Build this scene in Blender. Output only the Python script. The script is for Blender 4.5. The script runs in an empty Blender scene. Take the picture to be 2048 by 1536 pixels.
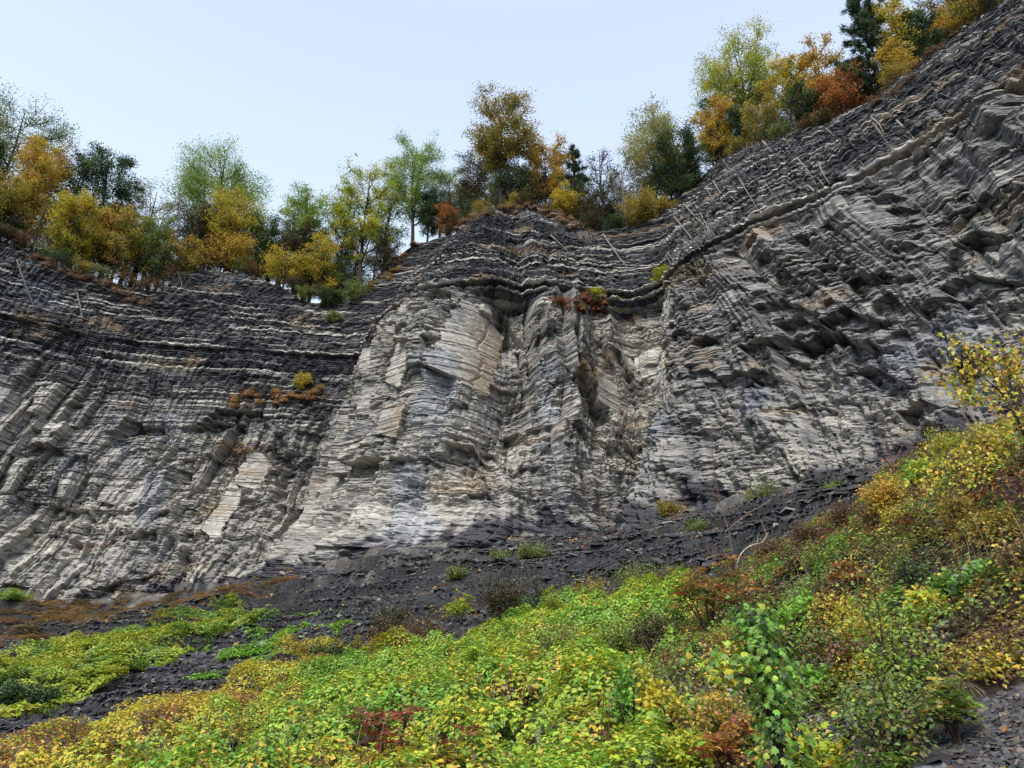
import bpy, math
import numpy as np
from mathutils import Vector

# ------------------------------------------------------------------ camera, world, sun, exposure
sc = bpy.context.scene
COL = sc.collection
W_, H_ = 2048.0, 1536.0
F_ = 1462.0
PITCH = math.radians(25.0)
CP, SP = math.cos(PITCH), math.sin(PITCH)
cam_d = bpy.data.cameras.new('camera')
cam_d.sensor_width = 36.0
cam_d.lens = F_ / W_ * 36.0
cam_d.clip_start = 0.1
cam_d.clip_end = 3000.0
cam = bpy.data.objects.new('camera', cam_d)
COL.objects.link(cam)
cam.location = (0, 0, 0)
cam.rotation_euler = (math.radians(90) + PITCH, 0, 0)
sc.camera = cam

SUN_EL, SUN_AZ = math.radians(52), math.radians(200)      # azimuth clockwise from +Y: behind the camera, a little left
world = bpy.data.worlds.new('World')
sc.world = world
world.use_nodes = True
wn = world.node_tree
wn.nodes.clear()
out = wn.nodes.new('ShaderNodeOutputWorld')
sky = wn.nodes.new('ShaderNodeTexSky')
sky.sky_type = 'NISHITA'
sky.sun_disc = False
sky.sun_elevation = SUN_EL
sky.sun_rotation = SUN_AZ
sky.air_density = 1.0
sky.dust_density = 6.0
sky.ozone_density = 1.0
bg1 = wn.nodes.new('ShaderNodeBackground'); bg1.inputs['Strength'].default_value = 0.05
wn.links.new(sky.outputs[0], bg1.inputs['Color'])
# a thin even cloud veil: paler towards the horizon, bluer up high
tc = wn.nodes.new('ShaderNodeTexCoord')
sep = wn.nodes.new('ShaderNodeSeparateXYZ'); wn.links.new(tc.outputs['Generated'], sep.inputs[0])
ramp = wn.nodes.new('ShaderNodeValToRGB')
ramp.color_ramp.elements[0].position = 0.0; ramp.color_ramp.elements[0].color = (0.70, 0.83, 0.97, 1)
ramp.color_ramp.elements[1].position = 1.0; ramp.color_ramp.elements[1].color = (0.80, 0.85, 1.0, 1)
e = ramp.color_ramp.elements.new(0.52); e.color = (0.67, 0.82, 1.0, 1)
e = ramp.color_ramp.elements.new(0.78); e.color = (0.545, 0.655, 0.90, 1)
wn.links.new(sep.outputs['Z'], ramp.inputs[0])
bg2 = wn.nodes.new('ShaderNodeBackground'); bg2.inputs['Strength'].default_value = 0.84
wn.links.new(ramp.outputs[0], bg2.inputs['Color'])
mixw = wn.nodes.new('ShaderNodeMixShader'); mixw.inputs[0].default_value = 0.8
wn.links.new(bg1.outputs[0], mixw.inputs[1]); wn.links.new(bg2.outputs[0], mixw.inputs[2])
wn.links.new(mixw.outputs[0], out.inputs['Surface'])

sd = bpy.data.lights.new('sun', 'SUN')
sd.energy = 2.6
sd.angle = math.radians(24)
sd.color = (1.0, 0.95, 0.87)
sun = bpy.data.objects.new('sun', sd)
COL.objects.link(sun)
_sdir = Vector((math.sin(SUN_AZ) * math.cos(SUN_EL), math.cos(SUN_AZ) * math.cos(SUN_EL), math.sin(SUN_EL)))
sun.rotation_euler = _sdir.to_track_quat('Z', 'Y').to_euler()

sc.view_settings.view_transform = 'Standard'
sc.view_settings.look = 'None'
sc.view_settings.gamma = 1.0
sc.view_settings.exposure = 0.8
sc.render.engine = 'CYCLES'
sc.cycles.max_bounces = 5
sc.cycles.diffuse_bounces = 3
sc.cycles.transparent_max_bounces = 6
sc.cycles.use_denoising = True

# ------------------------------------------------------------------ helpers
rng = np.random.default_rng(7)
_TBL = np.random.default_rng(99).random((512, 512)).astype(np.float32)

def vnoise(x, y, seed=0):
    x = np.asarray(x, np.float32) + np.float32(seed * 37.17); y = np.asarray(y, np.float32) + np.float32(seed * 91.73)
    xi = np.floor(x).astype(np.int32); yi = np.floor(y).astype(np.int32)
    fx = x - xi; fy = y - yi
    fx = fx * fx * (3 - 2 * fx); fy = fy * fy * (3 - 2 * fy)
    x0 = xi & 511; x1 = (xi + 1) & 511; y0 = yi & 511; y1 = (yi + 1) & 511
    a = _TBL[y0, x0]; b = _TBL[y0, x1]; c = _TBL[y1, x0]; d = _TBL[y1, x1]
    return (a + (b - a) * fx) * (1 - fy) + (c + (d - c) * fx) * fy      # 0..1

def lnoise(x, y, seed=0):
    x = np.asarray(x, np.float32) + np.float32(seed * 37.17); y = np.asarray(y, np.float32) + np.float32(seed * 91.73)
    xi = np.floor(x).astype(np.int32); yi = np.floor(y).astype(np.int32)
    fx = x - xi; fy = y - yi
    a = _TBL[yi & 511, xi & 511]; b = _TBL[yi & 511, (xi + 1) & 511]; c = _TBL[(yi + 1) & 511, xi & 511]; d = _TBL[(yi + 1) & 511, (xi + 1) & 511]
    up = fx + fy > 1                                   # flat triangular facets
    return np.where(up, d + (c - d) * (1 - fx) + (b - d) * (1 - fy), a + (b - a) * fx + (c - a) * fy)

def fbml(x, y, oct=4, seed=0, gain=0.5):
    s = 0; a = 1.0; t = 0
    for o in range(oct):
        s = s + a * lnoise(x * 2.03 ** o + y * 0.31 * o, y * 2.03 ** o, seed + o * 3); t += a; a *= gain
    return s / t

def fbm(x, y, oct=4, seed=0, gain=0.5):
    s = 0; a = 1.0; t = 0
    for o in range(oct):
        s = s + a * vnoise(x * 2.03 ** o, y * 2.03 ** o, seed + o * 3); t += a; a *= gain
    return s / t

def hsh(a, b=0, seed=0):
    a = np.asarray(a, np.int64); b = np.asarray(b, np.int64)
    return _TBL[(a * 73 + b * 151 + seed * 57 + 11) & 511, (a * 31 + b * 97 + seed * 131 + 5) & 511]

def sstep(a, b, x):
    t = np.clip((x - a) / (b - a), 0, 1)
    return t * t * (3 - 2 * t)

def ray(px, py):
    u = (np.asarray(px, float) - W_ / 2) / F_; v = (H_ / 2 - np.asarray(py, float)) / F_
    return np.stack([u, CP - v * SP, SP + v * CP], -1)

def proj(P):
    P = np.asarray(P, float)
    d = P[..., 1] * CP + P[..., 2] * SP
    d = np.where(d > 0.05, d, 0.05)
    up = -P[..., 1] * SP + P[..., 2] * CP
    return W_ / 2 + F_ * P[..., 0] / d, H_ / 2 - F_ * up / d, d

def grid_faces(nr, nc, keep=None):
    r, c = np.meshgrid(np.arange(nr - 1), np.arange(nc - 1), indexing='ij')
    a = r * nc + c
    q = np.stack([a, a + 1, a + nc + 1, a + nc], -1).reshape(-1, 4)
    if keep is not None: q = q[keep.reshape(-1)]
    return q

def mesh_np(name, V, faces, col=None, smooth=False, mat=None):
    """V (n,3), faces (m,k) of one size, col (n,3) per vertex"""
    me = bpy.data.meshes.new(name)
    V = np.ascontiguousarray(V, np.float32); faces = np.ascontiguousarray(faces, np.int32)
    m, k = faces.shape
    me.vertices.add(len(V)); me.vertices.foreach_set('co', V.ravel())
    me.loops.add(m * k); me.loops.foreach_set('vertex_index', faces.ravel())
    me.polygons.add(m)
    me.polygons.foreach_set('loop_start', np.arange(0, m * k, k, dtype=np.int32))
    me.polygons.foreach_set('loop_total', np.full(m, k, np.int32))
    me.polygons.foreach_set('use_smooth', np.full(m, bool(smooth)))
    me.update(calc_edges=True)
    if col is not None:
        at = me.color_attributes.new('tint', 'FLOAT_COLOR', 'POINT')
        c4 = np.ones((len(V), 4), np.float32); c4[:, :3] = col
        at.data.foreach_set('color', c4.ravel())
    if mat: me.materials.append(mat)
    return me

def obj(name, me, parent=None, loc=None):
    o = bpy.data.objects.new(name, me)
    COL.objects.link(o)
    if loc is not None: o.location = loc
    if parent: o.parent = parent
    return o

def tag(o, label=None, cat=None, group=None, kind=None):
    if label: o['label'] = label
    if cat: o['category'] = cat
    if group: o['group'] = group
    if kind: o['kind'] = kind
    return o

def lin(r, g, b):
    f = lambda c: (c / 255 / 12.92) if c / 255 <= 0.04045 else ((c / 255 + 0.055) / 1.055) ** 2.4
    return np.array([f(r), f(g), f(b)])

# ------------------------------------------------------------------ materials
def new_mat(name):
    m = bpy.data.materials.new(name); m.use_nodes = True
    nt = m.node_tree; nt.nodes.clear()
    o = nt.nodes.new('ShaderNodeOutputMaterial')
    return m, nt, o

def rock_material(name, rough=0.8, zs=9.0, xs=1.3, bump=0.25, spec=0.25, speck=0.35):
    m, nt, o = new_mat(name)
    N = nt.nodes.new; L = nt.links.new
    b = N('ShaderNodeBsdfPrincipled'); b.inputs['Roughness'].default_value = rough
    b.inputs['Specular IOR Level'].default_value = spec
    at = N('ShaderNodeAttribute'); at.attribute_name = 'tint'
    tcn = N('ShaderNodeTexCoord')
    mp = N('ShaderNodeMapping'); mp.inputs['Scale'].default_value = (xs, xs, zs)
    L(tcn.outputs['Object'], mp.inputs['Vector'])
    n1 = N('ShaderNodeTexNoise'); n1.inputs['Scale'].default_value = 1.0; n1.inputs['Detail'].default_value = 6; n1.inputs['Roughness'].default_value = 0.65
    L(mp.outputs[0], n1.inputs['Vector'])
    mr = N('ShaderNodeMapRange'); mr.inputs['From Min'].default_value = 0.3; mr.inputs['From Max'].default_value = 0.7
    mr.inputs['To Min'].default_value = 1 - speck; mr.inputs['To Max'].default_value = 1 + speck
    L(n1.outputs['Fac'], mr.inputs['Value'])
    mx = N('ShaderNodeMix'); mx.data_type = 'RGBA'; mx.blend_type = 'MULTIPLY'; mx.inputs[0].default_value = 1.0
    L(at.outputs['Color'], mx.inputs[6]); L(mr.outputs[0], mx.inputs[7])
    L(mx.outputs[2], b.inputs['Base Color'])
    bp = N('ShaderNodeBump'); bp.inputs['Strength'].default_value = bump; bp.inputs['Distance'].default_value = 0.25
    L(n1.outputs['Fac'], bp.inputs['Height']); L(bp.outputs[0], b.inputs['Normal'])
    L(b.outputs[0], o.inputs['Surface'])
    return m

MAT_CLIFF = rock_material('shale_cliff', zs=11, xs=1.8, bump=0.4, speck=0.5, spec=0.15)
MAT_TALUS = rock_material('wet_shale', rough=0.75, zs=9, xs=2.2, bump=0.5, spec=0.12, speck=0.55)

# ------------------------------------------------------------------ cliff: plan curve from the level pale bed (height HB)
HB = 45.0
band_px = np.array([(-450,520),(-200,575),(0,625),(100,650),(200,672),(330,690),(450,700),(600,708),(690,712),(722,708),(735,672),
 (770,632),(800,606),(840,579),(900,562),(950,556),(1000,561),(1042,574),(1085,561),(1130,572),(1200,582),(1260,584),(1305,577),
 (1350,531),(1400,492),(1450,466),(1500,441),(1560,413),(1600,400),(1650,376),(1700,348),(1750,325),(1800,299),(1850,268),
 (1900,238),(1950,204),(2000,170),(2048,136),(2250,-10),(2500,-215)], float)
rim_px = np.array([(-900,380),(-450,420),(0,478),(60,505),(130,535),(250,578),(325,590),(350,552),(400,536),(480,548),(550,570),(620,604),(700,606),
 (722,592),(790,512),(830,452),(870,428),(950,430),(1050,412),(1100,418),(1160,445),(1200,466),(1280,458),(1340,424),(1400,352),
 (1450,312),(1550,278),(1650,248),(1760,192),(1830,130),(1900,62),(1960,20),(2048,-40),(2300,-260),(2700,-600)], float)
foot_px = np.array([(-900,1215),(-450,1205),(0,1192),(200,1186),(380,1170),(560,1150),(700,1122),(850,1090),(1000,1064),(1150,1046),(1300,1030),
 (1350,1012),(1500,985),(1650,950),(1750,925),(1900,884),(2048,845),(2400,740),(2800,600)], float)

NCOL = 2700
tb = np.interp(np.linspace(0, 1, 4000), np.linspace(0, 1, len(band_px)), np.arange(len(band_px)))
bx = np.interp(tb, np.arange(len(band_px)), band_px[:, 0]); by = np.interp(tb, np.arange(len(band_px)), band_px[:, 1])
d = ray(bx, by); Pb = d * (HB / d[:, 2:3])
seg = np.hypot(np.diff(Pb[:, 0]), np.diff(Pb[:, 1]))
arc = np.concatenate([[0], np.cumsum(seg)])
# smooth plan, even sampling in arclength first
SL = np.arange(0, arc[-1], 0.1)
Px = np.interp(SL, arc, Pb[:, 0]); Py = np.interp(SL, arc, Pb[:, 1])
def smooth1(a, n):
    k = np.hanning(n * 2 + 1); k /= k.sum()
    p = np.concatenate([2 * a[0] - a[n:0:-1], a, 2 * a[-1] - a[-2:-n - 2:-1]])
    return np.convolve(p, k, 'valid')
Px = smooth1(Px, 12); Py = smooth1(Py, 12)
tx = np.gradient(smooth1(Px, 110)); ty = np.gradient(smooth1(Py, 110))
ln = np.hypot(tx, ty); Nx = ty / ln; Ny = -tx / ln           # towards the gorge
# column density follows how large the wall is seen
dist = np.hypot(Px, Py)
dens = 1 / np.clip(dist, 30, 200); cd = np.concatenate([[0], np.cumsum(dens)])[:-1]
S = np.interp(np.linspace(0, cd[-1], NCOL), cd, SL)
cPx = np.interp(S, SL, Px); cPy = np.interp(S, SL, Py); cNx = np.interp(S, SL, Nx); cNy = np.interp(S, SL, Ny)
BX = np.interp(S, arc, bx)                                    # photo column of the band at each column: used as a place name along the wall

wl = 1 - sstep(700, 760, BX); wr = sstep(1300, 1380, BX); wc = 1 - wl - wr      # left bowl, right wall, centre buttress

def base_off(z, wl, wc, wr):
    dn = np.clip(HB - z, 0, None); up = np.clip(z - HB, 0, None)
    o = dn * (0.17 * wl + 0.17 * wc + 0.26 * wr)
    o = o + np.clip(HB - 20 - z, 0, None) ** 1.6 * 0.06 * (wl * 1.0 + wc * 1.5 + wr * 1.0)
    o = o - up * (0.42 * wl + 0.50 * wc + 0.62 * wr) - np.clip(up - 9, 0, None) ** 1.5 * 0.05
    return o

# rim and foot heights by marching each column
zz = np.linspace(2, 95, 900)
Zm = zz[:, None] + 0 * S[None]
om = base_off(Zm, wl, wc, wr)
pxm, pym, _ = proj(np.stack([cPx + cNx * om, cPy + cNy * om, Zm], -1))
above_rim = pym < np.interp(pxm, rim_px[:, 0], rim_px[:, 1])
above_foot = pym < np.interp(pxm, foot_px[:, 0], foot_px[:, 1])
ZR = np.where(above_rim.any(0), zz[np.argmax(above_rim, 0)], 80)
ZF = zz[np.argmax(above_foot, 0)]
ZR = np.clip(ZR, HB + 1.0, 76); ZF = np.clip(ZF, 6, 22)
ZR = smooth1(ZR, 14); ZF = smooth1(ZF, 25)
print('rim', ZR.min(), ZR.max(), 'foot', ZF.min(), ZF.max(), 'S', S[-1])
ZR_smooth = ZR.copy()
ZR = ZR + 1.2 * (fbm(S / 2.2, S * 0, 4, 5) - 0.5) 

DZ = 0.057
Zr = np.arange(ZF.min() - 2.5, ZR.max() + DZ, DZ)
NR = len(Zr)
Z = np.repeat(Zr[:, None], NCOL, 1).astype(np.float32)
SS = np.repeat(S[None], NR, 0).astype(np.float32)
Zc = np.minimum(Z, ZR[None].astype(np.float32)); Zc = np.maximum(Zc, (ZF - 2.5)[None].astype(np.float32))
WL, WC, WR = wl[None].astype(np.float32), wc[None].astype(np.float32), wr[None].astype(np.float32)
BXg = BX[None].astype(np.float32)

bed = Zc + 0.5 * (vnoise(SS / 30, Zc / 40, 3) - 0.5) + 0.25 * (vnoise(SS / 6, Zc / 6, 4) - 0.5)      # bedding height
# beds
th = 0.09 + 0.40 * rng.random(1100) ** 2.8
bnd = np.cumsum(th); bnd = bnd[bnd < 110]
Lid = np.searchsorted(bnd, bed.ravel() + 0.0).reshape(bed.shape)
lo = np.concatenate([[0], bnd])[Lid]; hi = np.concatenate([bnd, [200]])[Lid]
lf = ((bed - lo) / (hi - lo)).astype(np.float32)
r_prot = rng.random(len(bnd) + 2).astype(np.float32); r_alb = rng.random(len(bnd) + 2).astype(np.float32)

# zones
zone_noise = (fbm(SS / 14, Zc / 7, 4, 21) - 0.5)
# height where the dark shale above gives way to the pale weathered rock below; set low left of the buttress to paint its recess's shade
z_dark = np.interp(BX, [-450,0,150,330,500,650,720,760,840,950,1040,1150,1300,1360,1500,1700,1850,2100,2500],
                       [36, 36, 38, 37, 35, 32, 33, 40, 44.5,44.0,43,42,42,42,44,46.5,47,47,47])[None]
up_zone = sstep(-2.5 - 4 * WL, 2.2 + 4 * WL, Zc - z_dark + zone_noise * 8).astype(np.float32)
low_zone = sstep(4, -3, Zc - (ZF[None] + 9) + zone_noise * 9).astype(np.float32)                    # crumbling apron
hard = np.exp(-((bed - 45.05) / 0.19) ** 4) + np.exp(-((bed - 43.7) / 0.15) ** 4) * sstep(700, 800, BXg) + 0.5 * np.exp(-((bed - 47.2) / 0.12) ** 4) + 0.5 * np.exp(-((bed - 40.6) / 0.12) ** 4) * (1 - sstep(700, 760, BXg))
hard = np.clip(hard, 0, 1).astype(np.float32)
hard *= np.where(np.abs(bed - 44.4) < 1.2, np.maximum(sstep(.22, .42, vnoise(SS / 4, bed * 0, 74)), .25) * (1 - WL) + WL * sstep(.3, .5, vnoise(SS / 8, bed * 0, 75)), sstep(.42, .6, vnoise(SS / 5, np.floor(bed) * 3.1, 76)) * .8).astype(np.float32)

off = base_off(Zc, WL, WC, WR).astype(np.float32)
rough_amp = (1.0 - 0.35 * up_zone)

shear = (-0.30 * WL - (0.14 - 0.20 * sstep(880, 1250, BXg)) * WC + 0.40 * WR).astype(np.float32)
s_sh = SS + shear * (Zc - 30) + 2.2 * (lnoise(SS / 15, Zc / 10, 30) - 0.5) + 0.9 * (lnoise(SS / 4, Zc / 4, 31) - 0.5)
def blocks(w, hgt, depth, q0, seed, jit=0.5, zw=1.2):
    """joint-bounded blocks: a saw-toothed plan whose teeth stop at ledges"""
    r = np.random.default_rng(seed)
    hb = np.cumsum(hgt * (0.5 + r.random(200))); B = np.searchsorted(hb, (Zc + zw * hgt * 0.35 * (lnoise(SS / (w * 1.2), Zc * 0, seed) - 0.5)).ravel()).reshape(Zc.shape)
    sb = np.cumsum(w * (1 - jit + 2 * jit * r.random(int(900 / w)))); shift = r.random(300) * 120
    sx = (s_sh + (shift[B] % 1.0) * w * (0.9 if w > 4 else 3.0) + 60).astype(np.float32)
    C = np.searchsorted(sb, sx.ravel()).reshape(sx.shape)
    l = np.concatenate([[0], sb])[C]; h = np.concatenate([sb, [sb[-1] + w]])[C]
    q = ((sx - l) / (h - l)).astype(np.float32)
    k = hsh(C, B, seed); k2 = hsh(C, B, seed + 5); k3 = hsh(C, B, seed + 9)
    qq = np.clip(q0 + (k2 - 0.5) * 0.35, 0.08, 0.92)
    tooth = np.where(q < qq, q / qq, (1 - q) / (1 - qq))
    return depth * ((0.35 + 0.9 * k) * (tooth - 0.5) + 0.38 * (k3 - 0.5)), k3, k
q0 = 0.28 * WC + 0.62 * WR + 0.66 * WL
b1, kb1, ka1 = blocks(6.5, 8.5, 3.3, q0, 11, jit=0.75)
b2, kb2, ka2 = blocks(2.7, 3.6, 1.35, q0, 12, jit=0.75)
b3, kb3, ka3 = blocks(1.0, 1.6, 0.55, q0, 13, jit=0.75)
amp_big = (1 - 0.85 * up_zone) * (1 - 0.45 * low_zone)
amp_big = amp_big * (0.8 * WL + 0.8 * WC + 0.75 * WR) * (0.5 + 1.0 * vnoise(SS / 16, Zc / 12, 51))
off += b1 * amp_big + b2 * np.clip(amp_big + 0.12, 0, 1) * (0.35 + 0.9 * sstep(.35, .65, fbm(SS / 8, Zc / 7, 2, 52))) + b3 * (0.55 + 0.3 * low_zone)
chev = np.interp(BX, [760, 893, 1005, 1112, 1150, 1245, 1300, 1330], [0, 2.3, -3.6, 2.6, 1.6, -2.1, -0.8, 0])[None] * sstep(43.6, 42.4, Zc) * sstep(17, 27, Zc)
off += chev
# ledges of single beds
def plates(w, L, seed):
    """broken pieces of beds: a value and a place (0..1) within the piece"""
    x = (s_sh / w + hsh(L, 0, seed) * 90).astype(np.float32); c = np.floor(x).astype(np.int32); f = x - c
    j0 = 0.7 * hsh(c, L, seed + 1) ; j1 = 0.7 * hsh(c + 1, L, seed + 1)
    left = f < j0
    cid = np.where(left, c - 1, c); jm = 0.7 * hsh(c - 1, L, seed + 1)
    q = np.where(left, (f + 1 - jm) / (j0 + 1 - jm), (f - j0) / (1 + j1 - j0))
    return hsh(cid, L, seed + 2), q.astype(np.float32), hsh(cid, L, seed + 3)
p1, q1, t1 = plates(0.45, Lid, 61)
p2, q2, t2 = plates(1.0, Lid // 3, 62)
p3, q3, t3 = plates(2.1, Lid // 8, 63)
smoothface = sstep(0.66, 0.84, kb2) * (1 - up_zone) * (1 - low_zone)                                   # fresh joint faces: beds hardly show in relief
nt = rng.random(len(bnd) + 2).astype(np.float32) ** 2.5
led = (0.26 * (r_prot[Lid] - 0.5) + 0.36 * (p1 - 0.5) + 0.34 * (p2 - 0.5) + 0.30 * (p3 - 0.5) + 0.30 * (q1 - 0.5) * (t1 - 0.4) + 0.45 * (q2 - 0.5) * (t2 - 0.5) + 0.6 * (q3 - 0.5) * (t3 - 0.5)).astype(np.float32)
shag = sstep(0.42, 0.62, fbm(SS / 6, Zc / 4, 3, 66))
led -= (0.05 + 0.34 * nt[Lid]) * (lf < 0.28)
band_near = np.exp(-((bed - 44.6) / 1.6) ** 4).astype(np.float32)
off -= b1 * amp_big * 0.8 * band_near
off += led * (1 - 0.7 * smoothface) * np.maximum((0.32 + 0.75 * shag) * (1 - 0.5 * up_zone), 0.52 * up_zone) * (1 - 0.45 * low_zone)
zig = lnoise(SS / 0.9, bed * 0 + 0.001, 71) + 0.6 * lnoise(SS / 0.45, bed * 0 + 0.001, 72)
off += hard * (0.42 + 0.9 * (zig - 0.7)) * (0.6 + 0.4 * (1 - WL)) * (1 - 0.45 * WR)
off -= 0.9 * np.exp(-((bed - 44.3) / 0.36) ** 4) * (1 - 0.6 * WL)
off += (fbml(s_sh / 3.2, Zc / 2.4, 5, 81) - 0.5) * (0.7 + 1.2 * low_zone) + (fbml(SS / 20, Zc / 15, 3, 82) - 0.5) * 2.0
off += (fbml(s_sh / 0.8, Zc / 0.4, 3, 83) - 0.5) * (0.35 + 0.55 * low_zone) * (1 - 0.6 * smoothface)
rib = lnoise((s_sh + 0.25 * (Zc - 20)) / 2.6, Zc / 30, 84) + 0.5 * lnoise((s_sh + 0.25 * (Zc - 20)) / 1.1, Zc / 16, 85)
off += low_zone * (rib - 0.75) * 2.2 + low_zone * (fbml(s_sh / 1.4, Zc / 1.1, 4, 86) - 0.5) * 1.0

# hollows under fallen blocks and big fresh slabs, placed along the wall (photo column of the band, height, half width m, half height m, depth m)
def at_px(px, py):
    """column s and height z of the wall seen at a photo pixel (on the unbroken wall)"""
    om = base_off(Zr[::4][:, None] + 0 * S[None, ::2], wl[::2], wc[::2], wr[::2])
    zq = Zr[::4][:, None] + 0 * S[None, ::2]
    a, b, dd = proj(np.stack([cPx[::2] + cNx[::2] * om, cPy[::2] + cNy[::2] * om, zq], -1))
    dd2 = (a - px) ** 2 + (b - py) ** 2 + dd * 0.01
    i = np.argmin(dd2); r, c = np.unravel_index(i, dd2.shape)
    return S[::2][c], Zr[::4][r]
hollows = [(1630,700,3.2,2.4,2.6),(1935,575,1.6,1.6,1.8),(1560,620,1.8,1.8,1.4),(1880,610,1.6,.9,1.2),(1170,800,1.5,2.6,2.2),(925,905,1.3,1.0,2.0),
           (975,905,.8,.6,1.2),(1030,865,1.1,.8,1.3),(735,940,1.6,.8,1.5),(830,930,1.6,.6,1.2),(470,960,.7,2.2,1.3),(475,840,3.6,1.4,1.5),(265,850,1.3,.8,1.2),
           (1010,640,1.2,2.6,1.6),(1150,880,.9,.8,1.2),(890,720,1.2,2.0,1.4),(1830,820,1.6,.7,1.3),(150,1030,1.8,.7,1.2),(440,850,2.6,.9,1.2),(1460,760,1.5,1.2,1.2),(1690,640,1.8,1.5,1.8),(1600,655,1.4,2.2,1.6),(1520,705,1.2,1.6,1.4),(1725,560,1.3,1.1,1.5),(1955,480,1.0,1.4,1.4),(1760,760,1.0,1.8,1.4),(1230,905,1.0,.8,1.2),(1060,950,1.2,.6,1.0),(960,990,1.0,.5,1.0),(300,860,2.0,.7,1.3),(90,900,2.2,.6,1.2),(560,900,.6,1.6,1.2)]
def hollow(s0, z0, a, b, dp, slant):
    r0, r1 = np.searchsorted(Zr, [z0 - b * 1.6, z0 + b * 1.6]); m = 1.6 * a + 1.6 * b
    c0, c1 = np.searchsorted(S, [s0 - m, s0 + m])
    if r1 - r0 < 2 or c1 - c0 < 2: return
    w = (slice(r0, r1), slice(c0, c1)); dz = Zc[w] - z0
    q = np.maximum(np.abs(SS[w] + shear[:, c0:c1] * dz - s0 + slant * dz) / a * (1 + 0.35 * dz / b) + 0.35 * (lnoise(SS[w] / 0.8, Zc[w] / 0.8, 17) - 0.5), np.abs(dz) / b + 0.4 * (lnoise(SS[w] / 0.6, Zc[w] / 3, 18) - 0.5))
    off[w] -= dp * sstep(1.02, 0.88, q) * (0.6 + 0.4 * sstep(-b, b, dz))
for (hx, hy, a, b, dp) in hollows:
    s0, z0 = at_px(hx, hy); hollow(s0, z0, a, b, dp, 0.4)
rH = np.random.default_rng(8)
for k in range(230):
    c = rH.integers(150, NCOL - 100); zt = z_dark[0, c] - 1; z0 = rH.uniform(ZF[c] + 5, max(zt, ZF[c] + 6)); a = rH.uniform(.3, 1.3) * (1.3 if rH.random() < .15 else .8)
    hollow(S[c], z0, a, a * rH.uniform(.35, 1.3), rH.uniform(.35, 1.0) * (a + .4), rH.uniform(-.7, .7))
slab_mask = np.zeros_like(Zc); slab_tan = np.zeros_like(Zc)
# px left, px right, y top, y bottom at the left edge, out m
slabs = [(893,998,600,770,0.7,1.0),(1192,1240,745,825,1.0,0.35),(800,835,690,780,0.5,0.2),(430,470,960,1080,0.5,0.0),(480,540,900,980,0.5,0.05),(782,825,815,880,.6,.9)]
for (x0, x1, y0, y1, dp, tan) in slabs:
    xc, yc = (x0 + x1) / 2, (y0 + y1) / 2
    s0, _ = at_px(x0, yc); s1, _ = at_px(x1, yc); _, zt = at_px(xc, y0); _, zb = at_px(xc, y1)
    sv = SS + shear * (Zc - (zt + zb) / 2)
    q = (sv - s0) / max(s1 - s0, 0.5); h = (Zc - zb) / (zt - zb) + 0.22 * (q - 0.5)
    edge = 0.16 * (vnoise(SS * 0, Lid * 0.5, 33) - 0.5) + 0.08 * (vnoise(SS * 0, Lid * 2.3, 34) - 0.5) + 0.25 * (h - 0.5) * (x1 > x0 + 60)
    m = ((q > 0 + edge) & (q < 1 + edge) & (h > 0.12 * vnoise(SS / 1.2, SS * 0, 9)) & (h < 1 - 0.15 * vnoise(SS / 1.0, SS * 0, 8))).astype(np.float32)
    flat = base_off(Zc, WL, WC, WR) + chev + dp * (0.5 - 0.5 * q) + 0.16 * led - 0.10 * nt[Lid] * (1 - sstep(0, 0.3, lf)) + 0.25 * (fbml(SS / 1.6, Zc / 1.8, 3, 19) - 0.5) - 0.35 * np.exp(-((q - 0.62 - 0.25 * (lnoise(SS * 0, Zc / 1.1, 27) - .5)) / 0.025) ** 2) * (x1 > x0 + 60)
    off = off * (1 - m) + flat * m
    slab_mask = np.maximum(slab_mask, m); slab_tan = np.maximum(slab_tan, m * tan * sstep(0.1, 1.0, q))
smoothface = np.maximum(smoothface, slab_mask)

# rock colour: its own beds, weathering and stains, plus recess shade painted beside the buttress
c_dark = np.array([0.027, 0.028, 0.033]); c_mid = np.array([0.20, 0.195, 0.19]); c_pale = np.array([0.41, 0.385, 0.335]); c_white = np.array([0.52, 0.50, 0.46])
pale = (0.25 + 0.75 * fbm(SS / 5, Zc / 3.2, 4, 101))
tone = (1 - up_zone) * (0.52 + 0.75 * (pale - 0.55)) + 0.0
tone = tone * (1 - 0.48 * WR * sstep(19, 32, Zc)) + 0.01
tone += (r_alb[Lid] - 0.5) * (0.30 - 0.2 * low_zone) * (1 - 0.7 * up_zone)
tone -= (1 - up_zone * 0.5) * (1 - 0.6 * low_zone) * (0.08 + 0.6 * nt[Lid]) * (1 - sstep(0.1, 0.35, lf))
tone += (p1 - 0.5) * 0.22 + (p2 - 0.5) * 0.16 + (p3 - 0.5) * 0.10
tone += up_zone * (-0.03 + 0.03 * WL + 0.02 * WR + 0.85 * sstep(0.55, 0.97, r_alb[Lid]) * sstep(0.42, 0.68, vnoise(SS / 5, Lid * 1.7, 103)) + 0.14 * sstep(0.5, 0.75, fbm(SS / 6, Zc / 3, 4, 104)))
tone += hard * 0.9 + smoothface * 0.12
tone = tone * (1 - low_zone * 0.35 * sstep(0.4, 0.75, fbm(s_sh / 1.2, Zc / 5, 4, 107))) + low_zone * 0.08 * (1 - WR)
tone = np.clip(tone, 0, 1)
def ramp3(t):
    t = t[..., None]
    a = c_dark + (c_mid - c_dark) * np.clip(t / 0.4, 0, 1)
    a = a + (c_pale - c_mid) * np.clip((t - 0.4) / 0.4, 0, 1)
    return a + (c_white - c_pale) * np.clip((t - 0.8) / 0.2, 0, 1)
colr = ramp3(tone).astype(np.float32)
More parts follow.
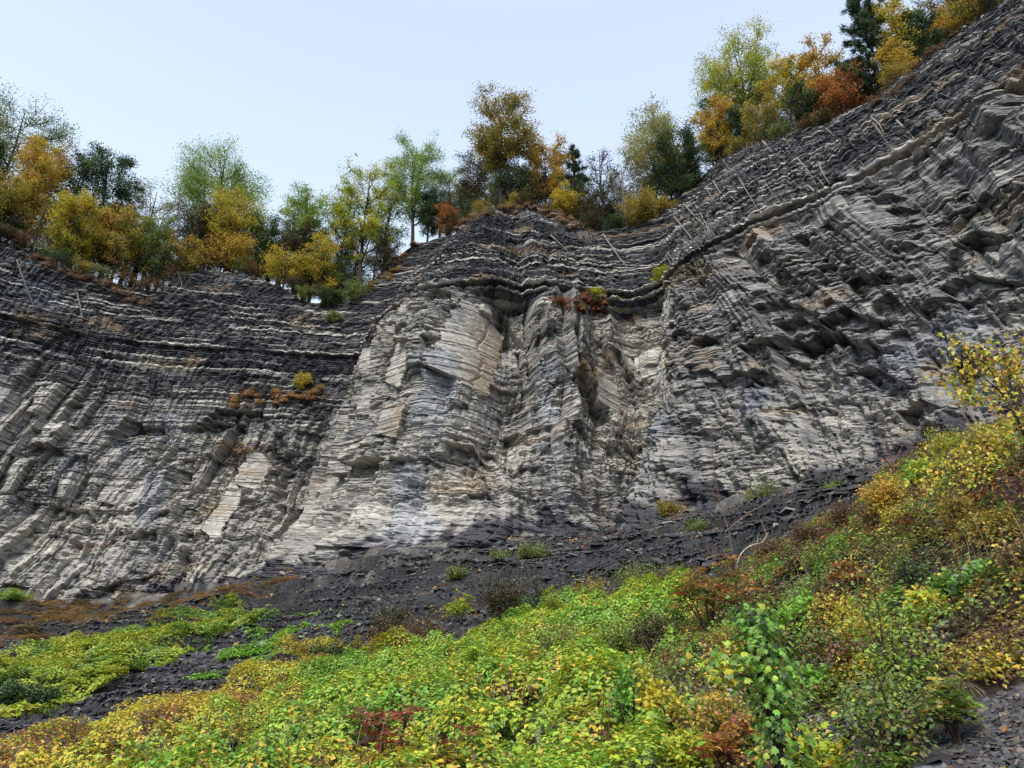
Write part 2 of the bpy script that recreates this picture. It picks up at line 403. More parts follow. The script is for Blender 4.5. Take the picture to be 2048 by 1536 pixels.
rust = sstep(0.66, 0.8, fbm(SS / 6, Zc / 2.5, 4, 111))[..., None] * 0.35 + (slab_tan * 0.5)[..., None]
rust = rust * (1 - 0.9 * hard[..., None])
colr = colr * (1 - rust) + rust * np.array([0.40, 0.29, 0.17])
blue = (sstep(0.66, 0.8, fbm(SS / 5, Zc / 9, 4, 121)) * 0.5)[..., None]
colr = colr * (1 - blue) + blue * colr * np.array([0.82, 0.95, 1.2])
talusc = sstep(1.0, -0.5, Zc - ZF[None] + 9.0 * (fbm(s_sh / 1.1, Zc / 7, 4, 131) - 0.5))[..., None]
colr = colr * (1 - talusc) + talusc * np.array([0.055, 0.053, 0.062])

VX = cPx[None] + cNx[None] * off; VY = cPy[None] + cNy[None] * off
V = np.stack([VX, VY, Zc], -1)
keep = (Z[:-1, :-1] < np.maximum(ZR[:-1], ZR[1:])[None]) & (Z[1:, :-1] > np.minimum(ZF[:-1], ZF[1:])[None] - 2.5)
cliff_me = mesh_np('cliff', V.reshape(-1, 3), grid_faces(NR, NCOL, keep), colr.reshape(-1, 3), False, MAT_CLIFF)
cliff = tag(obj('cliff', cliff_me), 'layered grey shale cliff wall with pale ledges and dark upper beds', 'cliff', kind='structure')

# rim line in space, the wooded ground behind it
i_rim = np.clip(np.searchsorted(Zr, ZR), 0, NR - 1)
rimX = VX[i_rim, np.arange(NCOL)]; rimY = VY[i_rim, np.arange(NCOL)]
rimX = smooth1(rimX, 6); rimY = smooth1(rimY, 6)
ND = 40
dd_ = np.concatenate([[-0.25, 0.0], np.linspace(0.3, 3, 12), np.linspace(3.5, 45, ND - 14)])
PLS = 0.50
def plateau_z(d, zr): return zr + np.where(d < 3, 0.28 * d, 0.84 + (d - 3) * PLS)
cs = slice(0, NCOL, 3)
nx_, ny_ = smooth1(cNx, 60), smooth1(cNy, 60)
pX = rimX[None, cs] - nx_[None, cs] * dd_[:, None]; pY = rimY[None, cs] - ny_[None, cs] * dd_[:, None]
pZ = plateau_z(dd_[:, None], ZR[None, cs]) + 0.5 * (fbm(pX / 2.5, pY / 2.5, 4, 141) - 0.5) * np.clip(dd_[:, None], 0, 1)
pZ[0] -= 0.35
pc = np.array([0.055, 0.042, 0.028]) * (0.7 + 0.8 * fbm(pX / 1.5, pY / 1.5, 3, 142))[..., None]
nn = pX.shape[1]
tag(obj('plateau', mesh_np('plateau', np.stack([pX, pY, pZ], -1).reshape(-1, 3), grid_faces(ND, nn), pc.reshape(-1, 3), True, MAT_TALUS)),
    'wooded sloping ground behind the cliff rim', 'plateau', kind='structure')

# ------------------------------------------------------------------ gorge floor and talus slope
ctl = [  # photo pixel and distance forward of a point on the bare slope
 (0,1300,46),(0,1420,33),(0,1490,26),(0,1545,20),(0,1800,8),(400,1255,49),(400,1335,38),(400,1430,27),(400,1495,20),(400,1560,15),(400,1800,6),
 (800,1200,47),(800,1310,33),(800,1420,20),(800,1500,13.5),(800,1560,11),(800,1800,5),(1200,1130,46),(1200,1215,34),(1200,1320,20),(1200,1445,12),(1200,1570,8.5),(1200,1800,4.5),
 (1500,1080,36),(1500,1140,25),(1500,1275,15),(1500,1430,10),(1500,1570,7.5),(1750,975,27),(1750,1065,17),(1750,1220,11.5),(1750,1430,8.5),(1750,1570,6.5),
 (2048,885,14),(2048,965,11.5),(2048,1120,9),(2048,1320,7.2),(2048,1545,5.8),(2400,800,12),(2400,1200,7),(2400,1536,5),(-370,1300,46),(-370,1450,30),(-370,1545,20)]
cp = []
for (px, py, Y) in ctl:
    dr = ray(px, py); cp.append(dr * (Y / dr[1]))
for x, y, z in [(0,0,-1.65),(5,-2,-1.5),(-6,0,-1.8),(0,-12,-1.8),(-25,2,-1.9),(-60,5,-1.9),(12,-10,0.3),(25,5,9.5),(-20,-15,-1.9),(-70,40,1.5),(30,-10,9)]:
    cp.append(np.array([x, y, z], float))
i_f = np.clip(np.searchsorted(Zr, ZF), 0, NR - 1)
of = base_off(ZF, wl, wc, wr)
footX = cPx + cNx * of; footY = cPy + cNy * of
for i in range(10, NCOL, 75):
    cp.append(np.array([footX[i], footY[i], ZF[i] - 0.5]))
    cp.append(np.array([footX[i] - cNx[i] * 6, footY[i] - cNy[i] * 6, ZF[i] + 3.0]))
cp = np.array(cp)
def tps(r2): return np.where(r2 > 1e-9, r2 * np.log(np.maximum(r2, 1e-9)), 0)
n = len(cp)
K = tps(((cp[:, None, :2] - cp[None, :, :2]) ** 2).sum(-1)) + np.eye(n) * 2.0
Pm = np.concatenate([np.ones((n, 1)), cp[:, :2]], 1)
A = np.block([[K, Pm], [Pm.T, np.zeros((3, 3))]])
sol = np.linalg.solve(A, np.concatenate([cp[:, 2], np.zeros(3)]))
def g0(x, y):
    x = np.asarray(x, float); y = np.asarray(y, float)
    sh = x.shape; x = x.ravel(); y = y.ravel(); o = np.empty(len(x))
    for i in range(0, len(x), 100000):
        xa, ya = x[i:i + 100000], y[i:i + 100000]
        o[i:i + 100000] = tps((xa[:, None] - cp[None, :, 0]) ** 2 + (ya[:, None] - cp[None, :, 1]) ** 2) @ sol[:n] + sol[n] + sol[n + 1] * xa + sol[n + 2] * ya
    return o.reshape(sh)
NA, NRR = 1500, 640
ang = np.linspace(math.radians(-62), math.radians(62), NA)
rad = np.concatenate([np.geomspace(1.5, 30, 330), np.linspace(30, 95, NRR - 330 + 1)[1:]])
AA, RR = np.meshgrid(ang, rad)
GX, GY = np.sin(AA) * RR, np.cos(AA) * RR
cg = slice(None, None, 4)
# coarse spline, then interpolated
ca = np.linspace(ang[0], ang[-1], 260); cr_ = np.concatenate([np.geomspace(1.5, 30, 90), np.linspace(30, 95, 90)[1:]])
CA, CR = np.meshgrid(ca, cr_)
CZ = g0(np.sin(CA) * CR, np.cos(CA) * CR)
def bil(a, r):
    fa = np.clip((a - ca[0]) / (ca[1] - ca[0]), 0, len(ca) - 1.001); fr = np.clip(np.interp(r, cr_, np.arange(len(cr_))), 0, len(cr_) - 1.001)
    ia = fa.astype(int); ir = fr.astype(int); fa = fa - ia; fr = fr - ir
    return (CZ[ir, ia] * (1 - fa) + CZ[ir, ia + 1] * fa) * (1 - fr) + (CZ[ir + 1, ia] * (1 - fa) + CZ[ir + 1, ia + 1] * fa) * fr
def ground_z(x, y, rough=True):
    x = np.asarray(x, float); y = np.asarray(y, float)
    r = np.hypot(x, y); a = np.arctan2(x, y)
    z = bil(a, r)
    if rough:
        far = sstep(26, 36, r)
        z = z + 0.35 * (fbm(x / 3, y / 3, 4, 201) - 0.5) * (0.4 + 1.1 * far)
        # low ledges of dark shale crossing the upper slope
        for st, sx, sd, k in ((1.5, 9, 203, 1.0), (0.42, 3, 207, 0.9)):
            q = z + st * 1.3 * (fbml(x / sx, y / sx, 3, sd) - 0.5)
            f = q / st - np.floor(q / st)
            z = z + far * k * st * (sstep(0.42, 0.58, f) - f) * sstep(0.36, 0.5, fbm(x / 9, y / 9, 3, sd + 1))
        z = z + far * 0.35 * (fbml(x / 0.9, y / 0.7, 3, 205) - 0.5) + (1 - far) * 0.06 * (fbm(x / 0.25, y / 0.25, 3, 206) - 0.5)
    return z
GZ = ground_z(GX, GY)
litter = sstep(0.5, 0.72, fbm(GX / 2.2, GY / 3.5, 4, 211))
gn = fbm(GX / 1.3, GY / 1.3, 4, 212)
lvl = np.floor((GZ + 0.4 * vnoise(GX / 3, GY / 3, 213)) / 0.16).astype(int)
gc = np.array([0.033, 0.033, 0.035]) * (0.45 + 0.9 * gn + 0.9 * (hsh(lvl, 0, 9) - 0.4) * sstep(26, 36, RR))[..., None]
near = sstep(26, 14, RR) * sstep(-12, 2, GX)
fa_ = np.arctan2(footX, footY); fr_ = np.hypot(footX, footY); fo_ = np.argsort(fa_)
dfoot = np.interp(AA, fa_[fo_], fr_[fo_]) - RR
pal_ = (sstep(7, -1, dfoot + 16 * (fbm(GX / 1.2, GY / 3, 5, 216) - 0.42)) * 0.5)[..., None]
gc = gc * (1 - pal_) + pal_ * np.array([0.24, 0.225, 0.20]) * (0.4 + 1.1 * gn)[..., None]
soil = (near * 0.7)[..., None]
gc = gc * (1 - soil) + soil * np.array([0.05, 0.038, 0.028]) * (0.5 + gn)[..., None]
tag(obj('ground', mesh_np('ground', np.stack([GX, GY, GZ], -1).reshape(-1, 3), grid_faces(NRR, NA), gc.reshape(-1, 3), False, MAT_TALUS)),
    'dark wet shale slope and gorge floor', 'ground', kind='structure')
# wide sheet below, out to the horizon
bm_v = np.array([(-900, -900, -4), (900, -900, -4), (900, 900, -4), (-900, 900, -4)], float)
tag(obj('terrain', mesh_np('terrain', bm_v, np.array([[0, 1, 2, 3]]), np.full((4, 3), 0.05), False, MAT_TALUS)), 'gorge floor reaching to the horizon', 'ground', kind='structure')

# ------------------------------------------------------------------ plants: materials and builders
def leaf_material(name, trans=0.4, rough=0.55, spec=0.25):
    m, nt, o = new_mat(name)
    N = nt.nodes.new; L = nt.links.new
    at = N('ShaderNodeAttribute'); at.attribute_name = 'tint'
    b = N('ShaderNodeBsdfPrincipled'); b.inputs['Roughness'].default_value = rough; b.inputs['Specular IOR Level'].default_value = spec
    t = N('ShaderNodeBsdfTranslucent'); mx = N('ShaderNodeMixShader'); mx.inputs[0].default_value = trans
    L(at.outputs['Color'], b.inputs['Base Color']); L(at.outputs['Color'], t.inputs['Color'])
    L(b.outputs[0], mx.inputs[1]); L(t.outputs[0], mx.inputs[2]); L(mx.outputs[0], o.inputs['Surface'])
    return m
MAT_LEAF = leaf_material('leaf')
MAT_WETLEAF = leaf_material('wet_leaf', 0.3, 0.42, 0.4)
MAT_BARK = rock_material('bark', rough=0.85, zs=6, xs=14, bump=0.3, spec=0.1, speck=0.4)
MAT_CHIP = rock_material('shale_chip', rough=0.65, zs=8, xs=8, bump=0.2, spec=0.2, speck=0.35)

def quads(V, F): return np.array(V, float), np.array(F, int)
T_DIA = quads([(0,0,0),(.36,.45,.03),(0,1,0),(-.36,.45,.03)], [(0,1,2,3)])
T_FOLD = quads([(0,0,0),(.33,.42,.09),(0,1,-.08),(-.33,.42,.09),(0,.5,-.02)], [(0,1,2,4),(0,4,2,3)])
T_NEEDLE = quads([(-.07,0,0),(.07,0,0),(.05,1,.05),(-.05,1,.05)], [(0,1,2,3)])
T_BLADE = quads([(-.03,0,0),(.03,0,0),(.02,.55,.0),(-.02,.55,0),(.0,1,-.12)], [(0,1,2,3),(3,2,4,4)])
_lob = [(0,0,0),(.22,-.06,.0),(.5,.22,-.06),(.34,.42,.02),(.42,.78,-.06),(.16,.68,.02),(0,1.05,-.08),(-.16,.68,.02),(-.42,.78,-.06),(-.34,.42,.02),(-.5,.22,-.06),(-.22,-.06,0),(0,.42,.05)]
T_LOBE = quads(_lob, [(12,0,1,2),(12,2,3,4),(12,4,5,6),(12,6,7,8),(12,8,9,10),(12,10,11,0)])

def unit(v): return v / np.maximum(np.linalg.norm(v, axis=-1, keepdims=True), 1e-9)

def scatter(T, P, nrm, yaw_dir, size, col):
    """copies of leaf template T at P: its z along nrm, its y (stalk to tip) along yaw_dir as near as can be"""
    tv, tf = T
    n = len(P)
    zc = unit(nrm); yc = yaw_dir - (yaw_dir * zc).sum(-1, keepdims=True) * zc; yc = unit(yc); xc = np.cross(yc, zc)
    R = np.stack([xc, yc, zc], -1)                                    # columns
    V = np.einsum('nij,kj->nki', R, tv) * np.asarray(size).reshape(-1, 1, 1) + P[:, None]
    F = (tf[None] + (np.arange(n) * len(tv))[:, None, None]).reshape(-1, 4)
    C = np.repeat(np.asarray(col), len(tv), 0)
    return V.reshape(-1, 3), F, C

class Bag:
    def __init__(s): s.V = []; s.F = []; s.C = []; s.n = 0
    def add(s, V, F, C):
        s.V.append(V); s.F.append(F + s.n); s.C.append(np.broadcast_to(C, (len(V), 3))); s.n += len(V)
    def mesh(s, name, mat, smooth=False):
        F = np.concatenate(s.F)
        return mesh_np(name, np.concatenate(s.V), F, np.concatenate(s.C), smooth, mat)
    def tube(s, pts, rad, col, k=5):
        pts = np.asarray(pts, float); rad = np.asarray(rad, float); n = len(pts)
        t = unit(np.gradient(pts, axis=0)); ref = np.where(np.abs(t[:, 2:3]) > 0.9, [[1., 0, 0]], [[0., 0, 1]])
        a = unit(np.cross(t, ref)); b = np.cross(t, a)
        th = np.arange(k) / k * 2 * np.pi
        V = pts[:, None] + (a[:, None] * np.cos(th)[None, :, None] + b[:, None] * np.sin(th)[None, :, None]) * rad[:, None, None]
        r, c = np.meshgrid(np.arange(n - 1), np.arange(k), indexing='ij')
        F = np.stack([r * k + c, r * k + (c + 1) % k, (r + 1) * k + (c + 1) % k, (r + 1) * k + c], -1).reshape(-1, 4)
        s.add(V.reshape(-1, 3), F, col)

def pick(pal, w, n, R, jit=0.22):
    pal = np.array(pal, float); i = R.choice(len(pal), n, p=np.array(w, float) / np.sum(w))
    return pal[i] * (1 + jit * (R.random((n, 1)) * 2 - 1)) * (1 + 0.08 * (R.random((n, 3)) * 2 - 1))

# leaf colours (surface reflectance)
GRN = (0.14, 0.26, 0.045); DGRN = (0.035, 0.060, 0.022); BGRN = (0.17, 0.38, 0.045); YGRN = (0.34, 0.45, 0.04); YEL = (0.58, 0.46, 0.045)
GOLD = (0.58, 0.40, 0.06); ORG = (0.50, 0.25, 0.06); RED = (0.32, 0.075, 0.035); CRIM = (0.36, 0.07, 0.06); BRN = (0.16, 0.085, 0.045); DBRN = (0.06, 0.04, 0.03)
OLV = (0.17, 0.17, 0.04); GGRN = (0.16, 0.21, 0.12); BLUG = (0.075, 0.115, 0.075); PGRN = (0.30, 0.40, 0.15); TAN = (0.38, 0.29, 0.16)
PAL = {
 'green':   ([GRN, YGRN, OLV, PGRN], [3, 3, 1, 1]),  'yellowgreen': ([YGRN, YEL, GRN, GOLD], [4, 3, 2, 1]), 'olive': ([OLV, GRN, GGRN, GOLD], [3, 3, 2, .6]),
 'orange':  ([ORG, GOLD, YEL, OLV], [2.2, 4, 1.4, 1.2]),  'gold': ([GOLD, YEL, YGRN, OLV, ORG], [3, 3, 2, 1.2, 1]), 'tawny': ([GOLD, OLV, ORG, GRN, BRN], [3, 3, .6, 1, .6]),
 'red':     ([RED, ORG, BRN, GOLD], [4, 3, 1, .5]),  'darkgreen': ([DGRN, BLUG, GRN], [5, 2, 1]), 'pine': ([DGRN, BLUG, GGRN], [4, 3, .7]),
 'brown':   ([BRN, DBRN, OLV, ORG], [3, 3, 1, .5]),  'pale': ([PGRN, TAN, ORG, YGRN], [3, 2, 1, 1]), 'dusk': ([DGRN, DBRN, OLV, BRN], [3, 3, 1, 1]),
}

def build_tree(kind, h, w, cb, pal, seed, dens=1.0, bark=(0.06, 0.05, 0.045), lean=(0, 0), lsize=0.2):
    R = np.random.default_rng(seed)
    tr = Bag(); lf = Bag()
    nT = 9; t = np.linspace(0, 1, nT)
    wob = np.cumsum(R.normal(0, 0.022 * h / 2, (nT, 2)), 0) * (t[:, None] ** 0.8); wob[0] = 0
    trunk = np.stack([wob[:, 0] + lean[0] * t, wob[:, 1] + lean[1] * t, t * h * 0.94], -1); trunk[0, 2] = -0.5
    r0 = 0.06 + 0.0135 * h
    tr.tube(trunk, r0 * (1 - 0.88 * t), bark, 6)
    def on_trunk(u): return np.array([np.interp(u, t, trunk[:, k]) for k in range(3)])
    cen = []; cdir = []
    zc = h * (cb + 1) / 2; hh = h * (1 - cb) / 2
    if kind == 'pine':
        nt_ = int(9 + h * 0.5)
        for k in range(nt_):
            u = cb + (0.97 - cb) * (k + R.random() * 0.6) / nt_
            f = (u - cb) / (1 - cb)
            for j in range(R.integers(3, 6)):
                az = R.random() * 6.283; Lb = w / 2 * (1.02 - f * 0.86) * (0.5 + 0.6 * R.random())
                s0 = on_trunk(u); dr = np.array([math.cos(az), math.sin(az), 0.12 + 0.35 * f])
                p = s0 + dr * Lb * np.linspace(0, 1, 5)[:, None] + np.array([0, 0, 1.0]) * (np.linspace(0, 1, 5) ** 2 * 0.16 * Lb)[:, None]
                tr.tube(p, np.linspace(0.05, 0.012, 5) * (0.6 + 0.05 * h), bark, 4)
                for q in np.linspace(0.35, 1.0, int(3 + Lb * 2.2)):
                    c = s0 + dr * Lb * q + np.array([0, 0, 0.16 * Lb * q * q]) + R.normal(0, 0.16, 3) * [1, 1, .5]
                    cen.append(c); cdir.append(dr + [0, 0, .5])
    else:
        nl = int((16 if kind != 'bare' else 15) + w * 1.9)
        sect = 0.5 + 0.65 * R.random(9)
        for k in range(nl):
            u = cb * 0.75 + (0.93 - cb * 0.75) * (k + R.random()) / nl
            az = k * 2.4 + R.random() * 1.1
            s0 = on_trunk(u)
            ze = s0[2] + h * (0.07 + 0.16 * R.random()) * (1.2 - u)
            ze = min(max(ze, zc - hh * 0.97), h * 0.985)
            Re = w / 2 * math.sqrt(max(0.03, 1 - ((ze - zc) / hh) ** 2)) * sect[int(az / 6.283 * 9) % 9] * (0.8 + 0.4 * R.random())
            e = np.array([s0[0] + math.cos(az) * Re, s0[1] + math.sin(az) * Re, ze])
            q = np.linspace(0, 1, 6)[:, None]
            limb = s0 + (e - s0) * q + np.array([0, 0, -1.0]) * (np.sin(q * np.pi) * 0.10 * Re) + R.normal(0, 0.05, (6, 3)) * Re * q * 0.6
            tr.tube(limb, r0 * (1 - 0.8 * u) * np.linspace(0.5, 0.12, 6), bark, 4)
            ntw = int(6 + Re * 2.2) + (5 if kind == 'bare' else 0)
            for j in range(ntw):
                a = 0.3 + 0.7 * R.random(); i = a * 5; i0 = min(int(i), 4)
                s1 = limb[i0] + (limb[i0 + 1] - limb[i0]) * (i - i0)
                dv = unit(unit(limb[5] - limb[0]) * 0.7 + R.normal(0, 0.55, 3) + [0, 0, .35])
                Lt = (0.10 + 0.13 * R.random()) * w * 0.8 + 0.25
                p = s1 + dv * Lt * np.linspace(0, 1, 4)[:, None] + R.normal(0, 0.04, (4, 3)) * Lt * np.linspace(0, 1, 4)[:, None]
                tr.tube(p, np.linspace(0.022, 0.006, 4) * (0.7 + 0.04 * h), bark, 3)
                if kind == 'bare':
                    for m in range(2):
                        dv2 = unit(dv + R.normal(0, .6, 3)); p2 = p[2] + dv2 * Lt * 0.7 * np.linspace(0, 1, 3)[:, None]
                        tr.tube(p2, [0.012, 0.009, 0.005], bark, 3)
                cen.append(p[3]); cdir.append(dv)
                cen.append(p[2] + R.normal(0, .12, 3)); cdir.append(dv)
                if R.random() < .5: cen.append(p[1] + R.normal(0, .15, 3)); cdir.append(dv)
    cen = np.array(cen); cdir = np.array(cdir)
    if kind == 'round':
        sel = R.random(len(cen)) < 0.55; cen, cdir = cen[sel], cdir[sel]
    if kind == 'bare':
        sel = R.random(len(cen)) < 0.3 * dens; cen, cdir = cen[sel], cdir[sel]; per = 5
    elif kind == 'pine': per = int(24 * dens)
    else: per = max(3, int(22 * dens))
    n = len(cen)
    if n:
        colc = pick(PAL[pal][0], PAL[pal][1], n, R, 0.25)
        P = np.repeat(cen, per, 0); D = np.repeat(cdir, per, 0)
        sg = 0.13 if kind == 'pine' else 0.14 + 0.02 * w
        P = P + R.normal(0, 1, P.shape) * sg * (np.array([1.35, 1.35, .75]) if kind == 'round' else 1)
        C = np.repeat(colc, per, 0) * 0.6 + 0.4 * pick(PAL[pal][0], PAL[pal][1], len(P), R, 0.2)
        nr = unit(R.normal(0, 0.75, P.shape) + [0, -0.1, 0.9])
        yw = R.normal(0, 1, P.shape) + 0.8 * D
        if kind == 'pine': V, F, C2 = scatter(T_NEEDLE, P, nr, D * 1.2 + R.normal(0, .7, P.shape), (0.30 + 0.2 * R.random(len(P))) * (lsize / 0.2), C)
        else: V, F, C2 = scatter(T_DIA, P, nr, yw, lsize * (0.7 + 0.7 * R.random(len(P))), C)
        lf.add(V, F, C2)
    return tr, lf

TREE_N = [0]
def tree_object(name, cat, label, base, kind, h, w, cb, pal, seed, group=None, **k):
    tr, lf = build_tree(kind, h, w, cb, pal, seed, **k)
    r = tag(obj(name, None, loc=base), label, cat, group)
    obj('trunk', tr.mesh('trunk', MAT_BARK), r)
    if lf.n: obj('crown', lf.mesh('crown', MAT_LEAF), r)
    return r

# places on the wooded ground behind the rim
colI = np.arange(0, NCOL, 4)
def rim_place(px, ytop, d, hmin=1.5, hmax=30):
    X = rimX[colI] - nx_[colI] * d; Y = rimY[colI] - ny_[colI] * d; zb = plateau_z(d, ZR[colI])
    hs = np.linspace(hmin, hmax, 120)[:, None]
    a, b, dep = proj(np.stack([X[None] + 0 * hs, Y[None] + 0 * hs, zb[None] + hs], -1))
    e = (a - px) ** 2 + (b - ytop) ** 2
    r, c = np.unravel_index(np.argmin(e), e.shape)
    return np.array([X[c], Y[c], zb[c]]), hs[r, 0], dep[r, c]

LIGHTBARK = (0.26, 0.235, 0.20)
# name, kind, palette, photo x of the top, y of the top, width px, metres behind the rim, crown start, density, label
RIM_TREES = [
 ('deciduous_tree','round','olive',55,212,185,13,.30,1.16,'tall loose grey-green tree towering over the orange tree at the left-hand rim'),
 ('pine_tree','pine','pine',-8,268,110,9,.15,1,'dark evergreen cut by the picture edge beside the tall grey-green tree'),
 ('deciduous_tree','round','orange',112,288,125,7,.30,1.71,'large orange-gold tree in front of the tall grey-green tree'),
 ('deciduous_tree','round','tawny',22,345,90,4,.25,1,'smaller tawny tree beneath the dark evergreen at the picture edge'),
 ('bare_tree','bare','dusk',172,305,100,9,.30,.8,'grey nearly bare tree between the orange tree and the dark round evergreen'),
 ('evergreen_tree','round','darkgreen',242,298,118,7,.22,2.02,'dark blue-green round evergreen against the sky above the yellow maple'),
 ('bare_tree','bare','pale',312,366,110,8,.32,1.9,'thin pinkish half-bare tree against the sky right of the dark evergreen'),
 ('maple_tree','round','gold',180,396,98,2,.12,1.5,'bright yellow maple with dense crown low on the left-hand rim'),
 ('sapling','round','red',238,412,42,3.5,.2,1.1,'small dark red sapling at the shoulder of the bright yellow maple'),
 ('deciduous_tree','round','tawny',258,425,105,3,.15,1.1,'tawny green-brown tree under the thin pinkish half-bare tree'),
 ('deciduous_tree','round','olive',332,432,90,3,.12,1.2,'olive bushy tree between the tawny tree and the big green crown'),
 ('deciduous_tree','round','green',458,297,200,9,.36,1.55,'big broad yellow-green tree with wide fan crown standing alone on skyline'),
 ('maple_tree','round','gold',480,398,120,3.5,.28,1.0,'golden maple in front of the big broad yellow-green tree'),
 ('bare_tree','bare','dusk',398,415,100,5,.2,1.2,'dark twiggy tree under the edge of the big broad crown'),
 ('evergreen_tree','round','dusk',438,430,90,6,.2,1.2,'dark shrubby tree close behind the trunk of the golden maple'),
 ('sapling','round','tawny',372,474,80,1.2,.1,1.1,'low rust-brown sapling bending over the rim below the dark twiggy tree'),
 ('sapling','round','orange',458,478,110,1.5,.2,.9,'low orange sapling thicket below the golden maple'),
 ('evergreen_tree','round','darkgreen',543,428,75,4,.15,1.2,'dark green evergreen beside the golden maple'),
 ('deciduous_tree','round','green',618,376,110,7,.40,1.55,'slender pale green topped tree between the broad crown and yellow birch'),
 ('evergreen_tree','round','dusk',612,450,90,4,.15,1.2,'dark twiggy tree filling the space under the pale green topped tree'),
 ('sapling','round','gold',578,508,75,1.0,.1,1.1,'yellow sapling leaning out over the rim below the dark twiggy tree'),
 ('deciduous_tree','round','gold',664,472,68,2.5,.1,1.2,'narrow gold tree growing at the low point of the rim'),
 ('birch_tree','round','yellowgreen',742,338,105,5,.30,1.71,'yellow-green birch with dark forked trunk at the gully head'),
 ('deciduous_tree','round','green',700,375,75,8,.35,.9,'thin green tree just behind the yellow-green birch'),
 ('deciduous_tree','round','olive',772,372,70,7,.25,.9,'olive tree tucked between the birch and the green aspen'),
 ('deciduous_tree','round','green',845,288,128,6,.35,1.55,'green and yellow aspen with open crown on the shoulder of the buttress'),
 ('evergreen_tree','round','darkgreen',860,382,52,1.6,.1,1.4,'small dense dark evergreen at the foot of the green aspen'),
 ('sapling','round','red',894,404,50,1.0,.1,1.1,'small red sapling on the edge beside the dense dark evergreen'),
 ('bare_tree','bare','pale',905,330,70,7,.3,1.4,'wispy half-bare tree between the green aspen and the juniper'),
 ('oak_tree','round','tawny',1005,211,130,6,.48,1.78,'tall amber oak with bent trunk crowning the middle of the buttress'),
 ('juniper_tree','round','dusk',950,308,100,3.5,.12,1.5,'dark spreading juniper left of the amber oak trunk'),
 ('deciduous_tree','round','orange',1090,288,88,4,.25,1.3,'orange maple right of the amber oak on the buttress'),
 ('evergreen_tree','round','darkgreen',1035,338,75,4.5,.15,1.2,'dark evergreen behind the amber oak trunk'),
 ('pine_tree','pine','pine',1143,280,85,5,.12,1.1,'feathery dark pine right of the orange maple'),
 ('sapling','round','gold',1127,379,56,.6,.15,1.2,'little yellow sapling hanging over the buttress edge below the pine'),
 ('bare_tree','bare','dusk',1196,292,70,5,.2,.6,'black bare tree standing in the gap beside the feathery pine'),
 ('deciduous_tree','round','pale',1288,232,145,7,.35,1.55,'pale yellow-green tree with straggling twigs in the notch'),
 ('evergreen_tree','round','darkgreen',1345,255,90,5,.15,1.2,'dark evergreen leaning against the pale yellow-green tree in the notch'),
 ('bare_tree','bare','dusk',1245,315,80,3,.2,1,'dark twiggy tree below the pale yellow-green tree'),
 ('sapling','round','tawny',1282,398,90,.8,.1,1.0,'low yellow-brown sapling overhanging the notch'),
 ('pine_tree','pine','pine',1378,268,60,3,.1,1.1,'narrow dark pine at the corner where the right-hand wall begins'),
 ('deciduous_tree','round','yellowgreen',1462,100,150,6,.42,1.47,'open yellow-green tree with slim forked trunk high on the right-hand rim'),
 ('evergreen_tree','round','darkgreen',1408,180,60,7,.2,.9,'grey-green evergreen behind the slim forked trunk tree'),
 ('maple_tree','round','orange',1428,205,75,1.8,.08,1.5,'fiery orange maple beneath the slim forked trunk tree'),
 ('evergreen_tree','round','darkgreen',1474,212,55,1.5,.1,1.4,'small dark evergreen right of the fiery orange maple'),
 ('sapling','round','tawny',1515,200,70,2,.1,1.2,'tawny sapling between the fiery maple and the white-stemmed birch'),
 ('birch_tree','round','gold',1562,118,88,4,.42,1.0,'white-stemmed birch with yellow top on the right-hand rim'),
 ('maple_tree','round','orange',1620,78,80,6,.3,1.1,'salmon-orange tree left of the big pine'),
 ('evergreen_tree','round','darkgreen',1603,172,62,2.5,.1,1.4,'black-green evergreen under the salmon-orange tree'),
 ('sapling','round','red',1664,150,85,2.5,.15,1.3,'red sapling at the foot of the big pine'),
 ('pine_tree','pine','pine',1702,-25,135,6,.18,1.3,'big shaggy pine rising above the red sapling'),
 ('deciduous_tree','round','gold',1770,-10,85,5,.25,1.1,'yellow tree directly right of the big shaggy pine'),
 ('evergreen_tree','round','darkgreen',1816,40,70,2.5,.1,1.5,'dense dark evergreen on the rim in front of the yellow tree'),
 ('sapling','round','orange',1790,85,60,2,.1,1.2,'orange sapling squeezed between big pine and dense dark evergreen'),
 ('bare_tree','bare','dusk',1862,-60,110,4,.2,1,'leaning bare dark tree cut by the top of the picture'),
 ('sapling','round','orange',1878,35,50,1.5,.1,1.2,'small orange sapling right of the dense dark evergreen'),
 ('sapling','round','tawny',1930,-30,90,2,.1,1.1,'rust-coloured sapling where the rim leaves the picture'),
]
for k, (nm, kind, pal, px, yt, wpx, d, cb, dn, lab) in enumerate(RIM_TREES):
    b, h, dep = rim_place(px, yt, d)
    bark = LIGHTBARK if ('white-stemmed' in lab or 'pale yellow' in lab) else (0.055, 0.047, 0.042)
    wm = wpx * dep / F_
    if nm == 'sapling': dn *= .6
    elif kind == 'round': cb += .07
    tree_object(nm, nm.replace('_', ' '), lab, b, kind, h, wm, cb, pal, 1000 + k, dens=dn, bark=bark, lsize=0.215 if kind != 'pine' else 0.24)
